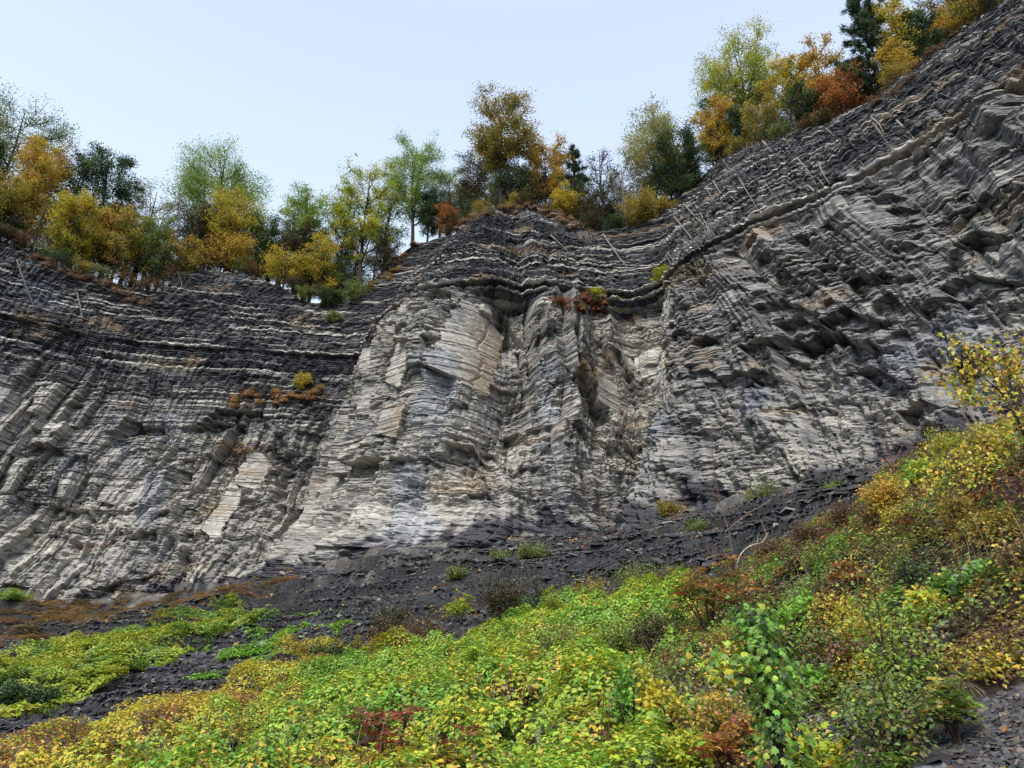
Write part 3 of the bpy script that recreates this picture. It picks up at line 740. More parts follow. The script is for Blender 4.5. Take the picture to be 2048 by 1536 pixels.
# the dark thicket between them
rT = np.random.default_rng(5)
thick_x = np.concatenate([np.arange(-60, 760, 13), np.arange(880, 1380, 16), np.arange(1400, 1980, 17)])
for k, px in enumerate(thick_x):
    px = px + rT.uniform(-8, 8); d = rT.uniform(2.2, 12)
    yr = np.interp(px, rim_px[:, 0], rim_px[:, 1])
    ht = rT.uniform(50, 165) if px < 800 else rT.uniform(40, 120)
    b, h, dep = rim_place(px, yr - ht, d, 1.2, 14)
    pal = rT.choice(['dusk', 'darkgreen', 'brown', 'tawny', 'dusk', 'dusk', 'darkgreen', 'olive'])
    tree_object('understory_tree', 'tree', 'dark slim understory tree in the thicket along the cliff rim', b, 'bare' if rT.random() < .4 else 'round', h,
                rT.uniform(45, 75) * dep / F_, rT.uniform(.12, .3), pal, 3000 + k, group='understory thicket along the rim', dens=.62, lsize=0.16)
# low scrub on the very edge
for k, px in enumerate(np.arange(-80, 1990, 27)):
    px = px + rT.uniform(-9, 9); d = rT.uniform(0.0, 0.9)
    yr = np.interp(px, rim_px[:, 0], rim_px[:, 1])
    b, h, dep = rim_place(px, yr - rT.uniform(14, 34), d, 0.5, 5)
    if rT.random() < .45: continue
    pal = rT.choice(['brown', 'tawny', 'dusk', 'dusk', 'brown', 'olive', 'darkgreen'])
    tree_object('rim_shrub', 'shrub', 'low tangled autumn shrub on the lip of the cliff', b, 'round', h, rT.uniform(28, 52) * dep / F_, .05, pal, 5000 + k,
                group='low scrub along the lip of the cliff', dens=0.55, lsize=0.14)

# ------------------------------------------------------------------ ground cover
def inpoly(px, py, poly):
    poly = np.array(poly, float); r = np.zeros(px.shape, bool); j = len(poly) - 1
    for i in range(len(poly)):
        xi, yi = poly[i]; xj, yj = poly[j]
        c = ((yi > py) != (yj > py)) & (px < (xj - xi) * (py - yi) / (yj - yi + 1e-9) + xi)
        r ^= c; j = i
    return r
def ground_hit(px, py):
    """where the line of sight through a photo pixel first meets the slope"""
    dr = ray(px, py); dr = dr / np.hypot(dr[0], dr[1])
    r = np.geomspace(3, 90, 1400)
    P = dr[None] * r[:, None]
    below = P[:, 2] < ground_z(P[:, 0], P[:, 1], False)
    i = np.argmax(below) if below.any() else len(r) - 1
    q = P[i]; q[2] = float(ground_z(q[0], q[1])); return q

# beds of plants are outlined once, on the slope, by corners picked in the photograph and carried over to the ground plan
def plan(poly): return np.array([ground_hit(x, y)[:2] for x, y in poly])
BED = {
 'far':    [(-420,1350),(-200,1335),(0,1312),(150,1285),(380,1238),(430,1225),(560,1236),(490,1262),(420,1290),(330,1330),(250,1356),(210,1384),(120,1412),(0,1450),(-400,1516)],
 'patchy': [(500,1250),(620,1232),(750,1236),(745,1265),(645,1297),(590,1320),(490,1362),(390,1398),(330,1388),(430,1340),(400,1318),(470,1277)],
 'yellow': [(-420,1590),(0,1532),(180,1492),(330,1446),(420,1414),(520,1356),(600,1318),(690,1290),(770,1276),(750,1312),(650,1345),(560,1400),(420,1460),(300,1510),(200,1600),(160,1760),(-420,1790)],
 'main':   [(160,1790),(200,1630),(300,1530),(420,1475),(560,1410),(650,1355),(745,1328),(930,1285),(1020,1242),(1100,1215),(1250,1195),(1345,1182),(1410,1210),(1350,1300),(1275,1420),(1250,1760)],
 'olive':  [(1640,1190),(1700,1150),(1800,1100),(1900,1078),(2048,1050),(2600,1010),(2600,1170),(2048,1180),(1900,1195),(1760,1225)],
 'right':  [(1250,1760),(1275,1420),(1350,1300),(1410,1210),(1480,1145),(1600,1080),(1700,1030),(1770,975),(1850,915),(2048,872),(2700,740),(2800,1780)],
 'bare':   [(1820,1680),(1870,1500),(1925,1425),(2060,1375),(2250,1390),(2350,1750)],
}
BEDP = {k: plan(v) for k, v in BED.items()}
def bed_in(k, x, y): return inpoly(x, y, BEDP[k])

def ground_normal(x, y):
    e = 0.5
    zx = (ground_z(x + e, y, False) - ground_z(x - e, y, False)) / (2 * e); zy = (ground_z(x, y + e, False) - ground_z(x, y - e, False)) / (2 * e)
    return unit(np.stack([-zx, -zy, np.ones_like(zx)], -1))

rG = np.random.default_rng(77)
def sample_bed(keys, per_m2):
    pts = np.concatenate([BEDP[k] for k in keys]); lo_, hi_ = pts.min(0), pts.max(0)
    n = int((hi_ - lo_).prod() * per_m2)
    x = rG.uniform(lo_[0], hi_[0], n); y = rG.uniform(lo_[1], hi_[1], n)
    m = np.zeros(n, bool)
    for k in keys: m |= bed_in(k, x + 0.5 * (fbm(x / 1.5, y / 1.5, 3, 301) - .5) * 3, y + 0.5 * (fbm(x / 1.5, y / 1.5, 3, 302) - .5) * 3)
    px, py, dp = proj(np.stack([x, y, ground_z(x, y, False)], -1))
    m &= (px > -260) & (px < 2310) & (py < 1860) & (np.hypot(x, y) > 3.2)
    return x[m], y[m]

def mnd(x, y, c): return sstep(.22, .78, fbm(x / c, y / c, 3, 311))
def carpet(name, label, keys, per_m2, hmax, T, size, colour_fn, clump=1.1, keep_fn=None, mat=None, cat='ground cover', tilt=0.38):
    x, y = sample_bed(keys, per_m2)
    if keep_fn is not None:
        k = keep_fn(x, y); x, y = x[k], y[k]
    n = len(x)
    mound = hmax * (0.06 + 1.0 * mnd(x, y, clump) + 0.45 * (fbm(x / (clump * .3), y / (clump * .3), 2, 312) - .45))
    h = np.clip(mound, 0.03, None) * np.interp(np.hypot(x, y), [5, 14], [.45, 1.0]) * (0.45 + 0.55 * rG.random(n) ** 0.5)
    P = np.stack([x, y, ground_z(x, y) + h], -1)
    # leaves face the sky and lean out over the edge of their clump
    e = 0.12
    gx = (mnd(x + e, y, clump) - mnd(x - e, y, clump)) / (2 * e) * hmax
    gy = (mnd(x, y + e, clump) - mnd(x, y - e, clump)) / (2 * e) * hmax
    nr = unit(np.stack([-gx, -gy, np.ones(n)], -1) + ground_normal(x, y) * 0.6 + rG.normal(0, tilt, (n, 3)))
    yw = rG.normal(0, 1, (n, 3)) + np.array([0, -0.4, -0.3])
    C = colour_fn(x, y, h / hmax)
    b = Bag(); b.add(*scatter(T, P, nr, yw, size * (0.6 + 0.7 * rG.random(n)) * np.interp(np.hypot(x, y), [6, 15], [.62, 1.0]), C))
    o = tag(obj(name, b.mesh(name, mat or MAT_WETLEAF)), label, cat, kind='stuff')
    print(name, n)
    return o

def blend(x, y, sets, scale, seed, sharp=9.0):
    """patches of differing leaf colour: sets = [(palette, weights), ...]; each leaf takes the patch it grows in"""
    w = np.stack([fbm(x / scale, y / scale, 3, seed + 7 * i) for i in range(len(sets))], -1)
    w = np.exp(w * sharp * 4); w /= w.sum(-1, keepdims=True)
    cum = np.cumsum(w, -1); u = rG.random(len(x)); idx = (u[:, None] > cum).sum(-1).clip(0, len(sets) - 1)
    C = np.zeros((len(x), 3))
    for i, (pal, wt) in enumerate(sets):
        m = idx == i
        if m.any(): C[m] = pick(pal, wt, m.sum(), rG, 0.25)
    return C

carpet('vine_mat', 'pale green and yellow vine mat on the far slope below the dark ledges', ['far'], 520, .75, T_DIA, .135,
       lambda x, y, h: blend(x, y, [([GRN, PGRN, YGRN], [3, 2, 2]), ([YGRN, YEL, GRN], [4, 1.5, 2]), ([GRN, BGRN, OLV], [3, 1, 1.4]), ([YGRN, GOLD, OLV], [3, 1, 1])], 2.4, 320), clump=1.6, keep_fn=lambda x, y: fbm(x / .9, y / .9, 4, 325) > .31)
carpet('creeper', 'bright green creeper in scattered clumps over the dark scree', ['patchy'], 430, .28, T_FOLD, .15,
       lambda x, y, h: pick([BGRN, GRN, YGRN], [4, 2, 1], len(x), rG), clump=.8, keep_fn=lambda x, y: fbm(x / 1.1, y / 1.1, 4, 331) > .53)
carpet('bramble', 'yellow and rust brambles in a long band below the dark scree', ['yellow'], 560, .9, T_FOLD, .10,
       lambda x, y, h: blend(x, y, [([YEL, GOLD, YGRN], [4, 2, 1.5]), ([YGRN, YEL, GRN], [3, 3, 1]), ([ORG, RED, BRN, GOLD], [1.2, 1, 2, 2]), ([BRN, RED, DBRN, YEL], [3, 1, 2, 1]), ([YEL, YGRN], [2, 1])], 1.5, 340), clump=1.3)
carpet('vine_thicket', 'lush yellow-green vine thicket covering the middle of the slope', ['main'], 820, .95, T_FOLD, .112,
       lambda x, y, h: blend(x, y, [([YGRN, YEL, GRN], [5, .5, 2]), ([YGRN, BGRN, YEL], [4, 3, .4]), ([YGRN, BGRN], [3, 2]), ([YEL, YGRN, GRN], [1.6, 4, 1]), ([GRN, BGRN, YGRN], [3, 3, 1]), ([YGRN, GOLD, BRN, YEL, OLV], [2, 1, 1, 1.3, 1])], 1.5, 350, 8.0), clump=1.2, keep_fn=lambda x, y: (mnd(x, y, 1.2) > .16) & (fbm(x / .45, y / .45, 2, 355) > .30))
carpet('olive_scrub', 'olive and mustard scrub in a dense belt on the right-hand slope', ['olive'], 1000, .6, T_DIA, .062,
       lambda x, y, h: blend(x, y, [([OLV, GOLD, YGRN], [4, 1.3, 1.3]), ([GOLD, OLV, ORG], [2, 3, .8]), ([OLV, GRN, BRN], [3, 1, 1])], .9, 360), clump=.7, keep_fn=lambda x, y: fbm(x / .7, y / .7, 3, 365) > .33)
carpet('undergrowth', 'tangled brown and green undergrowth on the shaded right-hand slope', ['right'], 860, .6, T_FOLD, .075,
       lambda x, y, h: blend(x, y, [([BRN, DBRN, TAN], [3, 2, .8]), ([GRN, YGRN, OLV], [3, 1.5, 2]), ([OLV, BRN, GOLD], [3, 2, 1.4]), ([BGRN, GRN, YGRN], [2, 3, 1]), ([BRN, RED, ORG, DBRN], [2, 1.2, .8, 1.5]), ([GOLD, BRN, OLV], [1.6, 2, 2]), ([DGRN, BRN, GRN], [2, 2, 1])], .9, 370), clump=.75,
       keep_fn=lambda x, y: (~bed_in('bare', x, y)) & (~bed_in('olive', x, y)) & (fbm(x / .9, y / .9, 4, 375) > .42))
carpet('lobed_leaves', 'large lobed green and yellow vine leaves among the nearest undergrowth', ['right'], 70, .6, T_LOBE, .085,
       lambda x, y, h: blend(x, y, [([BGRN, GRN], [2, 3]), ([YGRN, YEL], [3, 1]), ([GRN, DGRN], [2, 1])], 1.0, 380), clump=.75,
       keep_fn=lambda x, y: (~bed_in('bare', x, y)) & (~bed_in('olive', x, y)) & (fbm(x / 1.0, y / 1.0, 3, 385) > .5) & (np.hypot(x, y) < 18))

BED['rust'] = [(-400,1225),(0,1206),(200,1200),(400,1184),(500,1168),(600,1172),(470,1214),(350,1238),(200,1262),(60,1290),(-400,1322)]
BEDP['rust'] = plan(BED['rust'])
carpet('rusty_grass', 'rust-brown withered low growth at the foot of the left-hand wall', ['rust'], 620, .36, T_BLADE, .30,
       lambda x, y, h: blend(x, y, [([ORG, BRN, TAN], [2, 3, 1]), ([BRN, DBRN, OLV], [3, 2, 1.4]), ([OLV, BRN, ORG], [2, 2, 1])], 1.6, 390), clump=1.2, keep_fn=lambda x, y: fbm(x / 1.6, y / 1.6, 4, 395) > .47, mat=MAT_LEAF)
def stalks(name, label, keys, per_m2, h, cols, wts):
    x, y = sample_bed(keys, per_m2); k = (fbm(x / 1.3, y / 1.3, 3, 397) > .46) & (np.hypot(x, y) > 9); x, y = x[k], y[k]; n = len(x)
    d = np.stack([rG.normal(0, .35, n), rG.normal(0, .35, n), np.ones(n)], -1); b = Bag()
    b.add(*scatter((T_BLADE[0] * [.2, 1, 1], T_BLADE[1]), np.stack([x, y, ground_z(x, y)], -1), np.stack([rG.normal(0, 1, n), -np.ones(n), 0 * x], -1), d, h * (.5 + .8 * rG.random(n)), pick(cols, wts, n, rG)))
    tag(obj(name, b.mesh(name, MAT_LEAF)), label, 'dry stalks', kind='stuff')
stalks('dry_stalks', 'thin brown dead stalks standing among the right-hand undergrowth', ['right'], 60, .62, [BRN, TAN, DBRN], [3, 1.2, 2])
stalks('dead_stems', 'dark dead stems sticking up through the vines and brambles', ['main', 'yellow'], 14, 1.05, [DBRN, BRN, TAN], [3, 2, .8])
# fallen leaves and loose shale
def scatter_ground(name, label, cat, n_try, bands, T, size, cols, w, mat, dens_fn, flat=0.25, lift=0.02):
    a = rG.uniform(math.radians(-42), math.radians(42), n_try); r = np.sqrt(rG.uniform(4 ** 2, 78 ** 2, n_try))
    x, y = np.sin(a) * r, np.cos(a) * r
    px, py, _ = proj(np.stack([x, y, ground_z(x, y, False)], -1))
    k = dens_fn(x, y, px, py); x, y = x[k], y[k]; n = len(x)
    P = np.stack([x, y, ground_z(x, y) + lift], -1)
    nr = unit(ground_normal(x, y) + rG.normal(0, flat, (n, 3)))
    b = Bag(); b.add(*scatter(T, P, nr, rG.normal(0, 1, (n, 3)), size * (0.4 + 1.1 * rG.random(n) ** 2), pick(cols, w, n, rG, .3)))
    print(name, n)
    return tag(obj(name, b.mesh(name, mat)), label, cat, kind='stuff')
foot_r = lambda px: np.interp(px, foot_px[:, 0], foot_px[:, 1])
def litter_d(x, y, px, py):
    t = (py - foot_r(px)) / 110.0
    m = fbm(x / 2.0, y / 1.2, 4, 401)
    left = sstep(560, 380, px) * (t < .75)
    p = (m > .60) * np.exp(-t * 1.3) * .9 + left * (m > .46) * .8 + .02
    return (rG.random(len(x)) < p) & (t > -.6) & (t < 1.5)
scatter_ground('leaf_litter', 'fallen orange leaves in drifts on the dark shale below the cliff foot', 'fallen leaves', 260000, None, T_DIA, .20, [ORG, GOLD, RED, BRN, TAN], [4, 1.5, 1.5, 2, 1], MAT_LEAF, litter_d, .35, .04)
scatter_ground('fallen_leaves', 'scattered tan and yellow fallen leaves on the near slope', 'fallen leaves', 90000, None, T_FOLD, .075, [TAN, GOLD, ORG, BRN], [2, 1, 1.4, 3], MAT_LEAF,
               lambda x, y, px, py: (px > 1150) & (np.hypot(x, y) < 22) & (rG.random(len(x)) < .8), .4, .03)
_c = [(-.5,-.35,-.06),(.4,-.5,-.05),(.55,.3,-.06),(-.3,.5,-.05),(-.45,-.3,.06),(.35,-.45,.05),(.5,.25,.07),(-.25,.45,.06)]
T_CHIP = quads(_c, [(4,5,6,7),(0,1,5,4),(1,2,6,5),(2,3,7,6),(3,0,4,7)])
def scree_d(x, y, px, py):
    veg = bed_in('far', x, y) | bed_in('main', x, y) | bed_in('yellow', x, y)
    zone = (px < 900) & (py > 1225) & ~veg
    return (zone & (rG.random(len(x)) < .95)) | ((px > 600) & (py > foot_r(px) + 20) & ~veg & (px < 1900) & (rG.random(len(x)) < .25 + .7 * (fbm(x / 3, y / 3, 3, 441) > .52))) | (bed_in('bare', x, y) & (np.hypot(x, y) > 99))
scatter_ground('scree', 'loose dark wet shale chips on the bare slope', 'scree', 420000, None, T_CHIP, .21, [(0.042, 0.042, 0.045), (0.075, 0.075, 0.08), (0.026, 0.026, 0.028), (0.15, 0.15, 0.15)], [4, 3, 3, .6], MAT_CHIP, scree_d, .34, .03)
def ledge_d(x, y, px, py):
    z = ground_z(x, y, False) + 1.2 * fbm(x / 5, y / 5, 3, 451)
    veg = bed_in('far', x, y) | bed_in('main', x, y) | bed_in('yellow', x, y) | bed_in('right', x, y)
    return (~veg) & (py > foot_r(px) + 12) & (py < 1330) & (px < 1950) & (((z / 1.3) % 1) < .42) & (fbm(x / 3, y / 3, 3, 452) > .44) & (np.hypot(x, y) > 22)
def ledge_blocks():
    n0 = 90000; a = rG.uniform(math.radians(-42), math.radians(40), n0); r = np.sqrt(rG.uniform(20 ** 2, 72 ** 2, n0)); x, y = np.sin(a) * r, np.cos(a) * r
    px, py, _ = proj(np.stack([x, y, ground_z(x, y, False)], -1)); k = ledge_d(x, y, px, py); x, y = x[k], y[k]; n = len(x); print('ledge blocks', n)
    b = Bag(); sz = .13 + .75 * rG.random(n) ** 4
    b.add(*scatter((T_CHIP[0] * [1, .8, 1.1], T_CHIP[1]), np.stack([x, y, ground_z(x, y) + .03], -1), unit(np.array([0, -.16, 1]) + rG.normal(0, .20, (n, 3))), rG.normal(0, 1, (n, 3)), sz, pick([(0.03, 0.03, 0.032), (0.05, 0.05, 0.053), (0.085, 0.084, 0.085), (0.2, 0.195, 0.18)], [4, 4, 2, .5], n, rG)))
    tag(obj('shale_rubble', b.mesh('shale_rubble', MAT_CHIP)), 'broken dark shale lying in stepped ledges below the cliff foot', 'rubble', kind='stuff')
ledge_blocks()
a_ = BEDP['bare']; xx = rG.uniform(a_[:, 0].min(), a_[:, 0].max(), 9000); yy = rG.uniform(a_[:, 1].min(), a_[:, 1].max(), 9000); k_ = inpoly(xx, yy, a_); xx, yy = xx[k_], yy[k_]
b_ = Bag(); b_.add(*scatter(T_CHIP, np.stack([xx, yy, ground_z(xx, yy) + .01], -1), unit(ground_normal(xx, yy) + rG.normal(0, .3, (len(xx), 3))), rG.normal(0, 1, (len(xx), 3)), .07 * (.3 + rG.random(len(xx)) ** 2), pick([(0.05, 0.05, 0.056), (0.09, 0.085, 0.085), (0.16, 0.12, 0.09)], [4, 3, .6], len(xx), rG)))
tag(obj('shale_gravel', b_.mesh('shale_gravel', MAT_CHIP)), 'fine dark shale gravel on the bare bank nearest the camera', 'gravel', kind='stuff')

# ------------------------------------------------------------------ single shrubs and saplings on the slope
def path_tube(bag, P, r0, r1, col, k=5, sub=4):
    P = np.asarray(P, float); t = np.arange(len(P)); tt = np.linspace(0, len(P) - 1, (len(P) - 1) * sub + 1)
    Q = np.stack([np.interp(tt, t, P[:, i]) for i in range(3)], -1)
    for _ in range(2): Q[1:-1] = (Q[:-2] + 2 * Q[1:-1] + Q[2:]) / 4
    bag.tube(Q, np.linspace(r0, r1, len(Q)), col, k); return Q

def build_shrub(h, w, pal, seed, T=T_FOLD, lsize=0.06, dens=1.0, stems=7, low=.15, bark=(0.05, 0.038, 0.03), twiggy=0):
    R = np.random.default_rng(seed); st = Bag(); lf = Bag(); cen = []; cd = []
    for k in range(stems):
        az = k * 2.4 + R.random(); rr = w / 2 * (0.25 + 0.65 * R.random()); hz = h * (0.62 + 0.38 * R.random())
        e = np.array([math.cos(az) * rr, math.sin(az) * rr, hz * (1 - 0.35 * (rr / (w / 2)) ** 2)])
        P = np.array([[0, 0, -.08], e * [.25, .25, .4], e * [.6, .6, .75], e]) + R.normal(0, .03 * h, (4, 3)) * [[0], [1], [1], [.5]]
        Q = path_tube(st, P, 0.008 + 0.010 * h, 0.004, bark, 4)
        nb = int(5 + 5 * w)
        for j in range(nb + twiggy):
            i = int(len(Q) * (low + (1 - low) * R.random()) * .999); dv = unit(R.normal(0, .7, 3) + unit(e) * .8)
            Lb = (0.12 + 0.22 * R.random()) * (w + h) * 0.5
            tw = Q[i] + dv * Lb * np.linspace(0, 1, 4)[:, None] + R.normal(0, .06, (4, 3)) * Lb * np.linspace(0, 1, 4)[:, None]
            tw[:, 2] = np.maximum(tw[:, 2], 0.02)
            st.tube(tw, [0.006, 0.005, 0.004, 0.002], bark, 3)
            if j < nb:
                for q in (1, 2, 3, 3): cen.append(tw[q]); cd.append(dv)
    cen = np.array(cen); cd = np.array(cd)
    per = max(2, int(9 * dens)); n = len(cen)
    c0 = pick(PAL[pal][0] if isinstance(pal, str) else pal[0], PAL[pal][1] if isinstance(pal, str) else pal[1], n, R, .25)
    P = np.repeat(cen, per, 0) + R.normal(0, 1, (n * per, 3)) * (0.05 + 0.05 * min(w, 1.6)); P[:, 2] = np.maximum(P[:, 2], .02)
    C = np.repeat(c0, per, 0) * .6 + .4 * pick(PAL[pal][0] if isinstance(pal, str) else pal[0], PAL[pal][1] if isinstance(pal, str) else pal[1], n * per, R, .2)
    lf.add(*scatter(T, P, unit(R.normal(0, .6, P.shape) + [0, -.15, .85]), R.normal(0, 1, P.shape) + np.repeat(cd, per, 0) * .6 + [0, 0, -.35], lsize * (.6 + .7 * R.random(len(P))), C))
    return st, lf

def frond(lf, st, base, dirv, L, n, col_fn, R, wl=.045, bark=(0.10, 0.035, 0.03)):
    """a drooping feather leaf: a stalk with paired leaflets"""
    q = np.linspace(0, 1, 8)[:, None]; side = unit(np.cross(dirv, [0, 0, 1.0])); 
    P = base + dirv * L * q + np.array([0, 0, -1]) * L * .42 * q ** 2.0
    st.tube(P, np.linspace(.004, .0015, 8), bark, 3)
    u = np.repeat(np.linspace(.18, 1, n), 2); sg = np.tile([1, -1], n)
    B = np.stack([np.interp(u, q[:, 0], P[:, i]) for i in range(3)], -1); tang = unit(np.stack([np.interp(u, q[:, 0], np.gradient(P[:, i])) for i in range(3)], -1))
    yw = side * sg[:, None] + tang * .45 + [0, 0, -.45] + R.normal(0, .12, B.shape)
    nr = unit(np.cross(side, dirv)[None] * np.sign(np.cross(side, dirv)[2] + 1e-6) + R.normal(0, .3, B.shape))
    sz = L * .30 * np.sin(np.pi * (0.15 + .75 * u)) * (.85 + .3 * R.random(len(u)))
    Tn = (T_FOLD[0] * [.62, 1, 1], T_FOLD[1]); lf.add(*scatter(Tn, B, nr, yw, sz, col_fn(u, R)))

def build_sumac(h, w, seed, cols, wts, stems=4, L=.5, nf=7, bark=(0.06, 0.04, 0.035)):
    R = np.random.default_rng(seed); st = Bag(); lf = Bag()
    for k in range(stems):
        az = k * 6.283 / stems + R.random() * .8; rr = w * .36 * (.4 + .6 * R.random()) if stems > 1 else 0; hz = h * (1 if k == 0 else .42 + .5 * R.random())
        e = np.array([math.cos(az) * rr, math.sin(az) * rr, hz])
        Q = path_tube(st, np.array([[0, 0, -.08], e * [.3, .3, .45], e * [.75, .75, .78], e]), .016 + .006 * h, .008, bark, 5)
        tips = [Q[-1]]
        for j in range(2):
            b = Q[len(Q) // 2 + R.integers(0, 4)]; d2 = unit(R.normal(0, .7, 3) * [1, 1, .2] + [0, 0, .8]); p2 = b + d2 * h * .28 * np.linspace(0, 1, 4)[:, None]
            st.tube(p2, [.012, .01, .008, .006], bark, 4); tips.append(p2[-1])
        for tp in tips:
            for f in range(nf):
                a2 = f * 2.4 + R.random(); dv = unit(np.array([math.cos(a2), math.sin(a2), R.uniform(-.1, 1.3)]))
                c0 = pick(cols, wts, 1, R, .2)[0]; c1 = pick(cols, wts, 1, R, .2)[0]
                frond(lf, st, tp + (Q[int(len(Q) * .55)] - Q[-1]) * R.random() * (1.0 if f > 2 else .1) * np.array([.4, .4, 1]), dv, L * (.6 + .7 * R.random()), 8, lambda u, R: c0 * (1 - u[:, None]) * 1 + c1 * u[:, None] * 1 + R.normal(0, .012, (len(u), 3)), R, bark=bark)
    lf.C = [np.clip(c, .01, 1) for c in lf.C]
    return st, lf

def plant(name, cat, label, loc, st, lf, group=None, fol='foliage', mat=None):
    r = tag(obj(name, None, loc=loc), label, cat, group)
    if st is not None and st.n: obj('stem', st.mesh('stem', MAT_BARK), r)
    if lf is not None and lf.n: obj(fol, lf.mesh(fol, mat or MAT_WETLEAF), r)
    return r
def hgt(base, ytop):
    hs = np.linspace(.1, 14, 400); _, b, _ = proj(np.stack([base[0] + 0 * hs, base[1] + 0 * hs, base[2] + hs], -1))
    return hs[np.argmin(np.abs(b - ytop))]
def dep_of(b): return float(proj(b)[2])

SH = [ # kind, name, palette, base x, base y, top y, width px, leaf size, density, label
 ('shrub','dusk',1015,1246,1152,120,.11,1.5,'dark blue-green bush standing alone above the yellow vine thicket'),
 ('shrub','brown',840,1292,1222,110,.10,1.2,'brown-stemmed low bush between the scree and the yellow feathery plant'),
 ('shrub','dusk',775,1285,1205,80,.10,1.3,'dusky green bush at the top corner of the small scree patch'),
 ('shrub','darkgreen',1075,1240,1190,80,.10,1.2,'smaller dark bush hugging the lone blue-green bush'),
 ('shrub','olive',1285,1190,1130,130,.09,1.2,'grey-green bush at the upper edge of the vine thicket'),
 ('shrub','tawny',1185,1205,1165,90,.09,1.0,'low tawny bush beside the grey-green bush on the dark ledge'),
 ('shrub','brown',1360,1190,1140,80,.09,1.0,'rusty low bush between the grey-green bush and the orange sumac'),
 ('shrub','darkgreen',18,1415,1368,75,.13,1.6,'dark green bush at the picture edge on the far vine mat'),
 ('shrub','darkgreen',92,1405,1380,55,.12,1.4,'small dark bush next to the one at the picture edge'),
 ('shrub','green',20,1212,1186,55,.14,1.4,'lone grass-green tuft bush at the foot of the left-hand wall'),
 ('shrub','olive',1060,1118,1092,60,.11,1.0,'olive tuft bush on the dark ledges, lowest of the ledge bushes in the middle'),
 ('shrub','olive',1000,1132,1106,42,.11,1.0,'small olive bush with orange leaves round it on the dark ledges'),
 ('shrub','olive',912,1165,1140,42,.11,1.0,'smallest olive bush on the dark stepped ledges'),
 ('shrub','tawny',1338,1035,1004,46,.11,1.0,'yellow-brown bush topping the dark overhang under the corner of the right-hand wall'),
 ('shrub','olive',1522,1000,968,70,.10,1.1,'green bush perched on a dark hump below the right-hand wall'),
 ('shrub','olive',1395,1062,1040,42,.10,1.0,'little green bush on the dark slope behind the bare sapling'),
 ('shrub','green',1668,988,962,36,.09,1.0,'little green bush near the foot of the right-hand wall'),
 ('shrub','orange',1788,1052,952,100,.065,1.6,'glowing orange shrub at the upper edge of the right-hand undergrowth'),
 ('shrub','gold',1725,1395,1310,90,.055,1.0,'orange-yellow shrub in the hollow left of the tall green shrub'),
 ('shrub','tawny',1935,1075,985,90,.06,1.1,'orange-brown shrub at the foot of the twin-stemmed sapling'),
 ('shrub','brown',1690,1072,1002,80,.05,1.3,'reddish-brown withered shrub next to the dark shale, tallest of the withered shrubs'),
 ('shrub','brown',1752,1080,1015,70,.05,1.2,'brown withered shrub right below the glowing orange shrub'),
 ('shrub','brown',1618,1105,1052,75,.05,1.1,'brown withered shrub along the upper edge of the undergrowth'),
 ('shrub','brown',1540,1135,1080,85,.055,1.1,'brown withered shrub beside the pale curved branch'),
 ('shrub','yellowgreen',1905,930,868,90,.055,1.2,'yellow-green shrub on the crest where undergrowth meets the cliff'),
 ('shrub','tawny',1988,940,858,90,.055,1.1,'tawny shrub on the crest beside the yellow-green one'),
 ('shrub','yellowgreen',2035,945,868,60,.055,1.1,'green-yellow shrub on the crest at the picture edge'),
 ('shrub','green',1800,1420,1178,150,.055,.8,'tall loose green-gold shrub in the middle of the right-hand undergrowth'),
 ('shrub','olive',1800,1560,1350,190,.05,.75,'big dull green shrub with dark stem beside the bare gravel bank'),
 ('shrub','olive',1660,1345,1260,110,.05,.9,'olive shrub right of the vine-wrapped stump'),
 ('shrub','green',1230,1330,1235,110,.07,1.1,'leafy green shrub where the vine thicket meets brown undergrowth'),
 ('shrub','dusk',1310,1330,1225,110,.06,1.0,'dusky shrub below the orange sumac'),
 ('shrub','olive',1120,1350,1260,90,.08,.8,'olive shrub rising out of the vine thicket'),
 ('shrub','darkgreen',660,1335,1290,80,.1,1.1,'dark shrub between rust brambles and scree'),
]
for k, (nm, pal, px, py, yt, wpx, ls, dn, lab) in enumerate(SH):
    b = ground_hit(px, py); h = hgt(b, yt); w = wpx * dep_of(b) / F_
    far_ = dep_of(b) > 24
    st, lf = build_shrub(h * (.85 if far_ else 1), w * (1.45 if far_ else 1), pal, 700 + k, lsize=ls, dens=dn * (.62 if far_ else 1.3 if w > 1.5 else 1), stems=9 if w > 1 else 6, twiggy=8 if far_ else 3, low=.05, T=T_FOLD)
    plant('shrub', 'shrub', lab, b, st, lf)

# feathery plants
SU = [
 (922,1262,1196,85,[YGRN,YEL,BGRN],[3,3,1],5,'bright yellow feathery sumac glowing between two dark bushes'),
 (1425,1300,1108,165,[ORG,OLV,GRN,RED],[3,2,2,1.2],7,'orange and green sumac with dark stems in front of the bare sapling'),
 (1462,1575,1445,105,[CRIM,RED,ORG,OLV,GOLD],[2,2,1.4,1.2,.8],3,'crimson sumac at the foot of the vine-wrapped stump'),
 (768,1600,1424,150,[RED,CRIM,OLV,BRN],[3,1.4,1,1],4,'thin red-leaved sumac rising from the yellow vine thicket'),
 (905,1600,1475,110,[OLV,RED,YGRN],[2,1.5,1],3,'low green-red sumac beside the thin red-leaved sumac'),
 (1845,1000,925,75,[BGRN,YGRN,YEL],[3,3,2],4,'lime feathery sumac behind the twin-stemmed sapling'),
 (1920,1500,1375,80,[OLV,GRN,GOLD],[2,2,1],3,'olive feathery sumac over the dry root tuft'),
 (1700,1190,1130,70,[ORG,RED,OLV],[2,1,1],3,'small orange sumac at the edge of the olive scrub'),
 (1440,1420,1395,80,[GOLD,ORG,YEL],[2,1,1],2,'little golden sumac seedling above the crimson one'),
]
